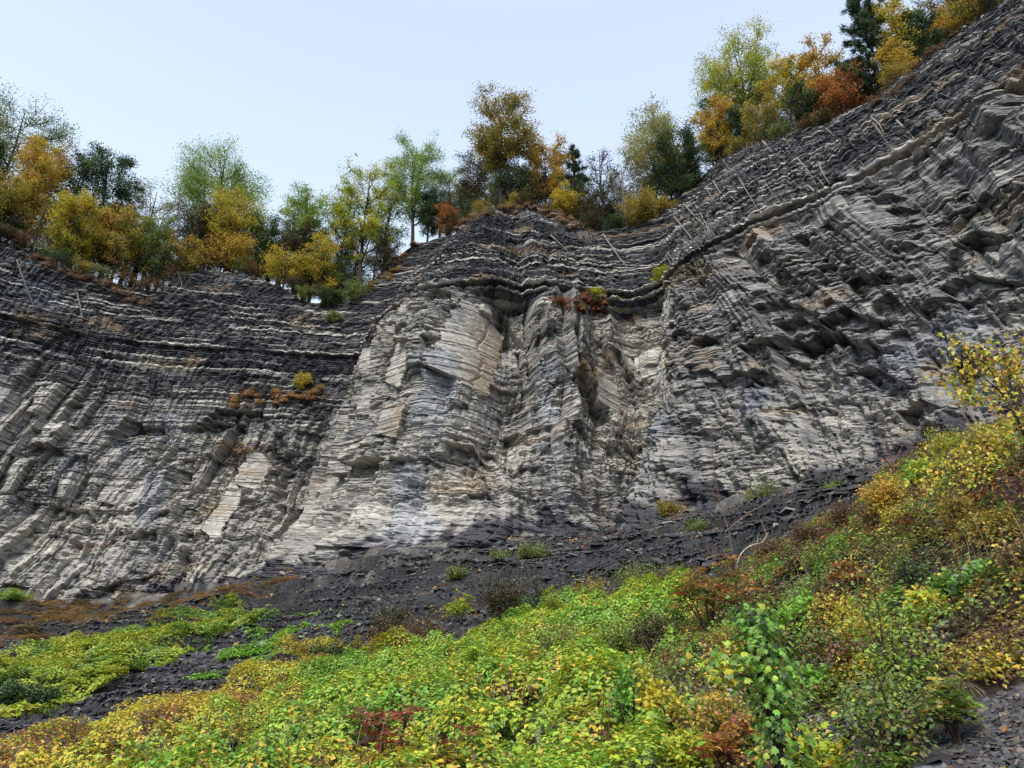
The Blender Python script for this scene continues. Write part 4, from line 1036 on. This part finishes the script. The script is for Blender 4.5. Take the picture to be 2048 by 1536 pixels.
for k, (px, py, yt, wpx, c, wt, ns, lab) in enumerate(SU):
    b = ground_hit(px, py); h = hgt(b, yt) * 1.05; w = wpx * dep_of(b) / F_
    st, lf = build_sumac(h, w, 900 + k, c, wt, ns, L=max(.26, w * .24), nf=7)
    plant('sumac', 'sumac', lab, b, st, lf)

# bright leafy herbs and vine heaps
HB_ = [(1265,1500,1355,95,[BGRN,GRN],[2,3],'mound of green lobed ivy near the bottom of the vine thicket'), (1325,1500,1360,90,[YEL,GOLD,YGRN],[3,1,1.5],'yellow lobed vine spilling beside the green ivy mound'),
 (1605,1290,1215,90,[BGRN,YGRN],[3,1],'bright green vine heap above the vine-wrapped stump'),(1470,1300,1245,70,[BGRN,GRN],[2,3],'dark-shadowed green vine heap under the orange sumac'),
 (1400,1480,1420,80,[YGRN,BGRN],[2,2],'lime vine heap left of the vine-wrapped stump'),(1380,1560,1490,100,[YEL,YGRN,BGRN],[2,2,1],'yellow-green vine heap at the bottom beside the crimson sumac'),
 (1620,1420,1330,80,[BGRN,GRN],[3,2],'green vine heap right of the vine-wrapped stump'),(1860,1260,1188,60,[YEL,YGRN],[3,2],'sparse pale yellow vine with large leaves under the olive scrub'),
 (1960,1190,1150,70,[BGRN,GGRN],[2,2],'pale green herb cluster at the lower edge of the olive scrub'),(1900,1200,1165,50,[BGRN,GRN],[2,2],'green herb left of the pale green herb cluster'),
 (1690,1110,1075,40,[PGRN,BGRN],[2,2],'light green herb among the withered brown shrubs'),(1850,980,935,60,[BGRN,YGRN],[3,2],'vivid green herb beside the lime feathery sumac'),
 (1180,1430,1370,90,[GRN,BGRN],[3,2],'dark green vine heap in the middle of the yellow thicket'),(980,1500,1450,110,[GRN,YGRN],[3,2],'green vine heap low in the yellow thicket'),
 (1640,1560,1500,90,[YEL,YGRN],[3,2],'yellow vine heap at the bottom below the stump'),(1560,1160,1130,50,[GRN,BGRN],[2,2],'green herb beside the withered shrubs and dark shale')]
for k, (px, py, yt, wpx, c, wt, lab) in enumerate(HB_):
    b = ground_hit(px, py); h = hgt(b, yt); w = wpx * dep_of(b) / F_
    st, lf = build_shrub(h, w, (c, wt), 1200 + k, T=T_LOBE, lsize=.062 if dep_of(b) < 14 else .085, dens=.9, stems=6, low=.3, bark=(.08, .07, .04))
    plant('vine', 'vine', lab, b, st, lf)

# scattered nameless shrublets of the right-hand slope
rS = np.random.default_rng(31)
spots = []
xs_, ys_ = sample_bed(['right'], 3.0)
ok = ~bed_in('bare', xs_, ys_)
for x, y in zip(xs_[ok], ys_[ok]):
    r = math.hypot(x, y)
    if r > 8.2 and all((x - a) ** 2 + (y - c) ** 2 > (0.075 * r) ** 2 for a, c in spots): spots.append((x, y))
    if len(spots) >= 90: break
for k, (x, y) in enumerate(spots):
    h = rS.uniform(.25, .7); w = rS.uniform(.4, .9)
    pal = rS.choice(['olive', 'brown', 'green', 'tawny', 'darkgreen', 'gold', 'dusk', 'brown'])
    st, lf = build_shrub(h, w, pal, 1500 + k, lsize=rS.uniform(.035, .065), dens=.8, stems=6, twiggy=6)
    plant('undershrub', 'shrub', 'knee-high twiggy undershrub in the tangled right-hand undergrowth', np.array([x, y, float(ground_z(x, y))]), st, lf, group='knee-high undershrubs on the right-hand slope')

# bare and half-bare saplings, their stems drawn from the photograph and set at their own distance
def px3(px, py, Y):
    d = ray(px, py); return d * (Y / d[1])
def stem_px(bag, pts, Y, r0, r1, col, base, R, dy=.25):
    P = np.array([px3(x, y, Y + (R.normal(0, dy * .4) if i else 0)) for i, (x, y) in enumerate(pts)]) - base
    return path_tube(bag, P, r0, r1, col, 5)
def twigs(bag, Q, n, L, col, R, r=.004):
    ends = []
    for j in range(n):
        i = int(len(Q) * (.3 + .7 * R.random()) * .999); dv = unit(R.normal(0, .6, 3) + unit(Q[-1] - Q[0]) * .7 + [0, 0, .3]); l = L * (.5 + R.random())
        p = Q[i] + dv * l * np.linspace(0, 1, 4)[:, None] + R.normal(0, .05, (4, 3)) * l * np.linspace(0, 1, 4)[:, None]
        bag.tube(p, np.linspace(r, r * .3, 4), col, 3); ends.append(p[2]); ends.append(p[3])
    return ends
R_ = np.random.default_rng(404)
b = ground_hit(1478, 1262); Y = b[1]; st = Bag(); cB = (.14, .085, .075)
for pts, r0, r1, c in [([(1478,1262),(1474,1190),(1470,1140),(1458,1060),(1440,1010),(1428,950),(1424,880)],.030,.006,cB), ([(1468,1140),(1440,1075),(1415,1030),(1398,990),(1394,950)],.014,.004,(.05,.04,.04)),
   ([(1450,1064),(1490,1030),(1540,1002),(1590,974)],.012,.003,(.22,.16,.14)), ([(1470,1138),(1482,1105),(1502,1090),(1525,1086),(1537,1064)],.017,.007,(.48,.42,.33)), ([(1472,1150),(1510,1128),(1550,1100),(1574,1076)],.010,.003,cB), ([(1436,1000),(1420,975),(1412,955)],.008,.003,cB)]:
    Q = stem_px(st, pts, Y, r0, r1, c, b, R_); twigs(st, Q, 5, .3, c, R_)
plant('bare_sapling', 'sapling', 'leafless reddish sapling with a pale broken branch above the orange sumac', b, st, None)
b = ground_hit(1792, 968); Y = b[1]; st = Bag(); c = (.16, .08, .075)
for pts in [[(1792,968),(1786,930),(1776,890),(1770,855),(1767,830)], [(1786,925),(1800,900),(1816,880)], [(1780,905),(1768,885),(1758,868)], [(1790,950),(1776,925),(1768,905)]]:
    Q = stem_px(st, pts, Y, .022, .004, c, b, R_); twigs(st, Q, 8, .35, c, R_)
plant('bare_sapling', 'sapling', 'small leafless pinkish sapling behind the glowing orange shrub', b, st, None)
b = ground_hit(1925, 1078); Y = b[1]; st = Bag(); lf = Bag(); ends = []
for pts, r0, c in [([(1922,1078),(1916,1010),(1914,965),(1908,930),(1895,905)],.022,(.2,.18,.16)), ([(1945,1066),(1934,1020),(1928,975),(1920,945),(1925,915)],.022,(.05,.04,.035)), ([(1930,990),(1950,972),(1968,955),(1975,930)],.012,(.05,.04,.035)), ([(1914,965),(1890,945),(1872,930)],.009,(.08,.06,.05)), ([(1916,1005),(1890,985),(1875,975)],.008,(.08,.06,.05))]:
    Q = stem_px(st, pts, Y, r0, .004, c, b, R_, .4); ends += twigs(st, Q, 14, .35, (.06,.05,.04), R_)
ends = np.repeat(np.array(ends), 4, 0); ends = ends + R_.normal(0, .08, ends.shape)
lf.add(*scatter(T_FOLD, ends, unit(R_.normal(0, .7, ends.shape) + [0, -.3, .6]), R_.normal(0, .5, ends.shape) + [0, 0, -.8], .075 * (.6 + .6 * R_.random(len(ends))), pick([YEL, GOLD, YGRN], [4, 2, 2], len(ends), R_)))
plant('sapling', 'sapling', 'twin-stemmed sapling with sparse yellow leaves above the olive scrub', b, st, lf)
# witch-hazel-like tree leaning in from beyond the picture edge
Y = 9.5; b = px3(2115, 1100, Y); b[2] = float(ground_z(b[0], b[1])); st = Bag(); lf = Bag(); ends = []; c = (.05, .038, .035)
for pts, r0 in [([(2115,1100),(2085,960),(2050,868),(2020,810),(2000,775),(1985,745),(1960,720)],.030), ([(2012,795),(1985,770),(1955,745),(1935,715),(1925,690)],.012), ([(2040,850),(2030,790),(2035,740),(2050,705)],.014), ([(2000,775),(1965,770),(1930,765),(1905,775)],.009),
                ([(2060,880),(2080,800),(2090,740),(2110,690)],.014), ([(2025,820),(2000,810),(1975,812),(1950,800)],.008), ([(2015,800),(2020,750),(2010,715)],.008), ([(2065,900),(2035,890),(2010,895)],.008)]:
    Q = stem_px(st, pts, Y, r0, .004, c, b, R_, .5); ends += twigs(st, Q, 26, .26, (.13, .07, .06), R_, .0035)
ends = np.array(ends); ends = np.repeat(ends[R_.random(len(ends)) < .8], 3, 0); ends = ends + R_.normal(0, .07, ends.shape)
lf.add(*scatter(T_FOLD, ends, unit(R_.normal(0, .8, ends.shape) + [0, -.6, .4]), R_.normal(0, .5, ends.shape) + [0, 0, -.8], .09 * (.55 + .6 * R_.random(len(ends))), pick([YEL, GOLD, ORG, YGRN, OLV], [4, 3, 1, 2, 1], len(ends), R_)))
plant('sapling', 'sapling', 'yellow-leaved sapling with tangled brown twigs leaning in front of the right-hand wall', b, st, lf)
# vine-wrapped dead stem
b = ground_hit(1572, 1640); Y = b[1]; st = Bag(); lf = Bag()
Q = stem_px(st, [(1572,1640),(1562,1530),(1545,1440),(1525,1360),(1513,1300),(1500,1235)], Y, .055, .022, (.03, .025, .022), b, R_, .05)
Q2 = stem_px(st, [(1528,1372),(1500,1355),(1470,1348),(1445,1345)], Y, .012, .004, (.06, .04, .035), b, R_, .1)
n = 1150; i = (len(Q) * R_.random(n) ** .8 * .999).astype(int); rad = .05 + .20 * R_.random((n, 1)) * (.5 + lnoise(i / 5.0, i * 0.0 + .3, 3)[:, None]) * np.interp(i, [0, len(Q) * .5, len(Q)], [.6, 1.2, 1.3])[:, None]
dv = unit(R_.normal(0, 1, (n, 3)) * [1, 1, .4]); P = Q[i] + dv * rad + [0.04, 0, .05]
lf.add(*scatter(T_LOBE, P, unit(dv + [0, -.2, .7] + R_.normal(0, .3, (n, 3))), R_.normal(0, .4, (n, 3)) + dv * .4 + [0, 0, -.9], .034 + .028 * R_.random(n), pick([BGRN, GRN, YGRN, DGRN], [2, 3, .7, 1.2], n, R_)))
for q in (3, 6, 9):
    e = np.array(twigs(st, Q2, 6, .2, (.06, .04, .035), R_, .003)); e = np.repeat(e, 3, 0) + R_.normal(0, .04, (len(e) * 3, 3))
    lf.add(*scatter(T_LOBE, e, unit(R_.normal(0, .5, e.shape) + [0, -.3, .8]), R_.normal(0, .5, e.shape) + [0, 0, -.6], .055 + .02 * R_.random(len(e)), pick([YGRN, YEL, GRN], [2, 1, 2], len(e), R_)))
plant('vine_wrapped_stump', 'dead stem', 'leaning dark dead stem wrapped in bright green vine', b, st, lf, fol='vine')
# pale dead branch poking out of the thicket
b = ground_hit(1088, 1560); Y = b[1]; st = Bag()
stem_px(st, [(1092,1570),(1086,1520),(1078,1495),(1076,1470),(1080,1458)], Y, .02, .011, (.30, .27, .22), b, R_, .05); stem_px(st, [(1078,1490),(1070,1470),(1066,1462)], Y, .009, .004, (.25, .2, .16), b, R_, .05)
plant('dead_branch', 'branch', 'pale crooked dead branch poking out of the yellow vine thicket', b, st, None)
# dry root tuft over the gravel bank, and grass tufts
def build_tuft(n, w, h, cols, wts, R, droop=.5, T=T_BLADE, wid=1.0):
    lf = Bag(); az = R.random(n) * 6.283; r = np.sqrt(R.random(n)); P = np.stack([np.cos(az) * r * w * .35, np.sin(az) * r * w * .35, 0 * az], -1)
    d = np.stack([np.cos(az) * droop, np.sin(az) * droop, np.ones(n)], -1) + R.normal(0, .25, (n, 3))
    Tn = (T[0] * [wid, 1, 1], T[1]); lf.add(*scatter(Tn, P, unit(np.stack([np.cos(az), np.sin(az), 0 * az + .4], -1)), d, h * (.5 + .6 * R.random(n)), pick(cols, wts, n, R, .25)))
    return lf
b = ground_hit(1930, 1405); st = Bag()
for k in range(70):
    a = R_.random() * 3.14 + 3.14; l = .28 + .25 * R_.random(); q = np.linspace(0, 1, 6)[:, None]
    p = np.array([0, 0, .12]) + np.array([math.cos(a) * .25, math.sin(a) * .25, .05]) * q * (.4 + R_.random()) + np.array([0, 0, -1]) * l * q ** 2 + R_.normal(0, .008, (6, 3))
    st.tube(p, np.linspace(.004, .002, 6), np.array([.26, .2, .14]) * R_.uniform(.5, 1.2), 3)
plant('root_tuft', 'dry roots', 'dry straw-coloured root tuft hanging over the bare gravel bank', b, st, None)
b = ground_hit(2035, 1370); st = Bag()
for k in range(36):
    a = R_.random() * 6.28; l = .2 + .35 * R_.random(); q = np.linspace(0, 1, 6)[:, None]
    p = np.array([0, 0, .4]) + np.array([math.cos(a) * .5, math.sin(a) * .3, .1]) * q + np.array([0, 0, -1]) * l * q ** 2 + np.cumsum(R_.normal(0, .03, (6, 3)), 0)
    st.tube(p, np.linspace(.005, .002, 6), np.array([.14, .08, .06]) * R_.uniform(.5, 1.3), 3)
plant('root_tuft', 'dry roots', 'red-brown tangle of dry roots at the picture edge above the gravel bank', b, st, None)

# flat stones lying in the undergrowth
def slab(label, px, py, w, seed, col=(.28, .28, .29)):
    R = np.random.default_rng(seed); b = ground_hit(px, py); n = 9; a = np.sort(R.random(n) * 6.283); r = w / 2 * (.75 + .4 * R.random(n))
    bot = np.stack([np.cos(a) * r, np.sin(a) * r * .7, 0 * a - .03], -1); top = bot * [.93, .93, 1] + [0, 0, .12 * w + .03] + np.stack([0 * a, 0 * a, R.normal(0, .01, n)], -1); mid = bot * [1.04, 1.04, 1] + [0, 0, .06 * w]
    V = np.concatenate([bot, mid, top, [[0, 0, .12 * w + .035]]]); F = []
    for i in range(n):
        j = (i + 1) % n; F += [(i, j, n + j, n + i), (n + i, n + j, 2 * n + j, 2 * n + i)]
        if i % 2 == 0: F.append((3 * n, 2 * n + i, 2 * n + j, 2 * n + (i + 2) % n) if i < n - 1 else (3 * n, 2 * n + i, 2 * n + j, 2 * n + j))
    o = obj('stone_slab', mesh_np('stone_slab', V, np.array(F), np.array(col) * R.uniform(.8, 1.2), False, MAT_CHIP), loc=b + ground_normal(b[0:1], b[1:2])[0] * .22)
    o.rotation_euler = (.5, R.normal(0, .15), R.random() * 6); tag(o, label, 'stone')
slab('pale flat stone showing through the yellow vine thicket', 1096, 1462, .34, 1)
slab('grey flat stone between green vines left of the vine-wrapped stump', 1482, 1420, .3, 2, (.22, .22, .22))
slab('flat stone in brown leaves right of the crimson sumac', 1645, 1490, .28, 3, (.2, .2, .2))
slab('small dark stone beside the pale flat stone in the thicket', 1072, 1470, .22, 4, (.12, .12, .13))

# ------------------------------------------------------------------ plants on the ledges of the wall
vs = V.reshape(NR, NCOL, 3) if False else np.stack([VX, VY, Zc], -1)[::3, ::2]
vpx, vpy, vd = proj(vs)
okv = (Z[::3, ::2] < ZR[None, ::2]) & (Z[::3, ::2] > ZF[None, ::2])
def wall_hit(px, py):
    m = ((vpx - px) ** 2 + (vpy - py) ** 2 < 36) & okv
    if not m.any():
        e = np.where(okv, (vpx - px) ** 2 + (vpy - py) ** 2, 1e12); m = e <= e.min() + 60
    i = np.argmin(np.where(m, vd, 1e9)); return vs.reshape(-1, 3)[i].copy()
RUST = [ORG, BRN, RED, TAN]
LEDGE = [  # line of tufts along a ledge: points, count, height m, palette, weights, label
 ('grass_tuft', [(455,800),(500,792),(560,800),(610,785),(640,778)], 16, 1.5, [ORG, BRN, TAN, RED], [4, 2, 1, 1], 'rust-orange grass tuft on the ledge of the left-hand wall', 'rust-orange grass along the left-hand ledge'),
 ('fern', [(70,512),(130,535),(190,562),(250,588),(300,605)], 20, 1.2, [RED, BRN, ORG, DBRN], [2, 3, 1, 1], 'brown withered fern on the ramp below the left-hand rim', 'withered ferns on the left-hand ramp'),
 ('grass_tuft', [(1120,612),(1150,605),(1180,606),(1205,615)], 9, 1.9, [RED, BRN, ORG, CRIM], [3, 2, 1, 1], 'red-brown brush tuft hanging on the spur right of the big slab', 'red-brown brush on the buttress spur'),
 ('grass_tuft', [(1160,738),(1190,730),(1215,728)], 6, .8, [BRN, ORG, TAN], [2, 2, 1], 'dry orange tuft on the cap of the pale slab below the spur', 'dry tufts above the pale slab'),
 ('grass_tuft', [(468,905),(482,898),(496,896)], 4, .8, [ORG, TAN, BRN], [2, 1, 1], 'small orange tuft on the lower left-hand columns', 'small tufts on the left-hand columns'),
 ('grass_tuft', [(880,432),(960,425),(1040,410),(1090,415),(1130,432),(1170,455)], 26, 1.1, [ORG, BRN, TAN, RED], [2, 3, 1, 1], 'russet grass tuft along the brow of the buttress', 'russet grass along the buttress brow'),
 ('grass_tuft', [(735,585),(770,545),(800,515),(825,470)], 14, 1.3, [ORG, RED, BRN, GOLD], [3, 1.5, 2, 1], 'orange-red brush tuft up the gully side of the buttress', 'orange brush on the gully side'),
 ('grass_tuft', [(1255,640),(1275,650)], 3, .8, [BRN, ORG, RED], [2, 1, 1], 'faded tuft on the ledge beside the inner corner', 'faded tufts by the inner corner'),
 ('grass_tuft', [(1745,205),(1800,165),(1850,110),(1900,70)], 16, 1.0, [BRN, DBRN, ORG, RED], [3, 2, 1, 1], 'brown grass tuft along the lip of the right-hand wall', 'brown grass along the right-hand lip'),
]
for (nm, pts, n, hh_, cols, wts, lab, grp) in LEDGE:
    pts = np.array(pts, float); t = np.linspace(0, len(pts) - 1, n * 2)
    for q in t:
        x = np.interp(q, np.arange(len(pts)), pts[:, 0]) + R_.normal(0, 9); y = np.interp(q, np.arange(len(pts)), pts[:, 1]) + R_.normal(0, 8)
        p = wall_hit(x, y)
        lf = build_tuft(200, R_.uniform(1.0, 3.4), hh_ * R_.uniform(.25, .8), [np.array(c) * .75 for c in cols] + [DBRN, OLV], wts + [1.2, .8], R_, R_.uniform(.1, .7), T_BLADE, .8)
        plant(nm, 'grass' if nm != 'fern' else 'fern', lab, p, None, lf, grp, fol='blades' if nm != 'fern' else 'fronds', mat=MAT_LEAF)
for (px, py, h, w, pal, lab) in [(607,775,2.4,1.8,'gold','tiny yellow sapling sprouting above the rust-orange ledge grass'), (1320,568,1.6,1.8,'yellowgreen','lime bush in the inner corner just under the pale bed'),
      (1247,628,1.3,1.7,'gold','small yellow bush on the ledge right of the red-brown brush'), (1190,602,1.2,2.0,'yellowgreen','lime-green bush topping the red-brown brush'), (665,640,1.6,2.4,'olive','olive bush hanging in the dark gully head'),
      (660,610,3.2,3.6,'darkgreen','dark green bush clinging below the low point of the rim'), (605,590,2.2,3.4,'olive','grey-olive bush drooping over the left-hand rim'), (705,600,3.4,3.0,'olive','olive bush at the gully head under the birch')]:
    p = wall_hit(px, py); st, lf = build_shrub(h, w, pal, int(px), lsize=.17, dens=.8, stems=7, twiggy=8)
    plant('ledge_bush', 'bush', lab, p, st, lf, mat=MAT_LEAF)
# pale roots hanging over the edge
for (px, py, n, lab) in [(1168,468,26,'pale tangle of bare roots hanging under the buttress brow'), (350,548,14,'pale bent roots over the left-hand rim below the olive tree'), (1500,285,14,'thin roots hanging over the right-hand rim below the fiery maple')]:
    p = wall_hit(px, py); st = Bag()
    for k in range(n):
        a = R_.random() * 6.28; l = R_.uniform(1.2, 3.4); q = np.linspace(0, 1, 7)[:, None]
        s = np.array([R_.normal(0, .8), -.4 + R_.normal(0, .2), .3]); e = np.array([R_.normal(0, .8), -.5, -l])
        st.tube(s + e * q + R_.normal(0, .07, (7, 3)), np.linspace(.04, .012, 7), np.array([.24, .21, .18]) * R_.uniform(.6, 1.2), 4)
    plant('hanging_roots', 'roots', lab, p, st, None)

LOGS = [([(1515,268),(1550,308),(1588,352),(1622,392)],.16,'thick dead trunk leaning down the right-hand wall below the white-stemmed birch'), ([(1562,276),(1590,312),(1640,372)],.10,'thinner dead trunk lying parallel to the thick dead trunk on the right-hand wall'),
 ([(1440,318),(1475,362),(1500,402)],.09,'grey dead stem on the dark beds below the fiery orange maple'), ([(1345,432),(1370,462),(1398,500)],.10,'dead stem slanting down the corner where the right-hand wall begins'), ([(1365,415),(1400,452),(1425,475)],.07,'slim dead stem beside the corner of the right-hand wall'),
 ([(1205,468),(1235,500),(1255,540)],.12,'pale dead trunk hanging down from the notch beside the buttress'), ([(1105,470),(1120,484),(1138,500)],.10,'short pale log lying on the dark brow of the buttress'), ([(1650,255),(1690,300),(1725,335)],.07,'thin dead stem below the black-green evergreen'),
 ([(1745,255),(1770,290),(1790,318)],.06,'thin dead stem below the dense dark evergreen'), ([(1690,400),(1740,470),(1790,545)],.08,'long weathered stem lying across the middle of the right-hand wall'), ([(40,520),(60,560),(72,610)],.10,'dead trunk slipping down the left-hand wall at the picture edge'), ([(160,585),(166,610),(170,640)],.09,'pale splintered stub standing on the left-hand wall')]
for k, (pts, r, lab) in enumerate(LOGS):
    P = np.array([wall_hit(x, y) for x, y in pts]); n_ = unit(np.array([0, -1.0, .25])); 
    t = np.linspace(0, 1, len(P))[:, None]; P = P[0] * (1 - t) + P[-1] * t + R_.normal(0, .06, P.shape) + n_ * .25
    b = P[0].copy(); st = Bag(); Q = path_tube(st, P - b, r, r * .45, np.array([.20, .185, .165]) * R_.uniform(.6, 1.3), 6)
    L_ = np.linalg.norm(P[-1] - P[0]); twigs(st, Q, 9, L_ * .13, (.13, .12, .11), R_, r * .22)
    o = obj('fallen_log', st.mesh('fallen_log', MAT_BARK), loc=b); tag(o, lab, 'dead trunk')

for k in range(16):
    px = R_.uniform(1330, 1800); y0 = np.interp(px, rim_px[:, 0], rim_px[:, 1]) + R_.uniform(25, 90); l = R_.uniform(28, 75)
    p0 = wall_hit(px, y0); p1_ = wall_hit(px + l * R_.uniform(.45, 1.0), y0 + l); n_ = np.array([0, -.25, .12])
    st = Bag(); P = np.array([0 * p0, (p1_ - p0) * .5 + R_.normal(0, .15, 3), p1_ - p0]); Q = path_tube(st, P, R_.uniform(.05, .1), .025, np.array([.21, .19, .17]) * R_.uniform(.5, 1.3), 5)
    twigs(st, Q, 10, np.linalg.norm(p1_ - p0) * .16, (.14, .125, .11), R_, .018)
    tag(obj('fallen_branch', st.mesh('fallen_branch', MAT_BARK), loc=p0 + n_), 'slim dead stem strewn on the dark beds under the right-hand rim', 'dead stem', 'slim dead stems under the right-hand rim')

# ------------------------------------------------------------------ two birds in the sky
def bird(loc, yaw, bank, span, label):
    q = np.linspace(-1, 1, 9); B = Bag()
    L = .55 * span; t = np.linspace(0, 1, 9); r = .075 * span * np.array([.15, .62, .75, 1, 1, .85, .6, .35, .12])
    B.tube(np.stack([0 * t, (t - .45) * -L, 0 * t], -1), r, (.03, .03, .035), 8)
    u = np.linspace(-1, 1, 17); z = .16 * span * np.abs(u) ** 1.2 - .02; ch = .13 * span * (1 - .75 * np.abs(u) ** 2.2); sw = -.10 * span * np.abs(u)
    f = np.stack([u * span / 2, sw + ch * .6, z + .012], -1); k = np.stack([u * span / 2, sw - ch * .6, z], -1); f2 = f - [0, 0, .02]; k2 = k - [0, 0, .012]
    Vv = np.concatenate([f, k, f2, k2]); n = 17; F = []
    for i in range(n - 1): F += [(i, i + 1, n + i + 1, n + i), (3 * n + i, 3 * n + i + 1, 2 * n + i + 1, 2 * n + i), (i, 2 * n + i, 2 * n + i + 1, i + 1), (n + i, n + i + 1, 3 * n + i + 1, 3 * n + i)]
    B.add(Vv, np.array(F), (.035, .035, .04))
    tl = np.array([(-.05,-.25,0),(.05,-.25,0),(.11,-.48,0),(-.11,-.48,0)]) * span; B.add(np.concatenate([tl, tl - [0, 0, .01]]), np.array([(0,1,2,3),(7,6,5,4),(0,4,5,1),(1,5,6,2),(2,6,7,3),(3,7,4,0)]), (.03, .03, .035))
    o = obj('bird', B.mesh('bird', MAT_BARK, True), loc=loc); o.rotation_euler = (.15, bank, yaw); tag(o, label, 'bird')
bird(px3(710.5, 308, 118), 1.9, -.5, 1.1, 'upper dark bird gliding with straight tilted wings over the rim trees')
bird(px3(712.5, 311.5, 124), 1.7, -.15, 1.0, 'lower paler bird with raised wings just beneath the other bird')
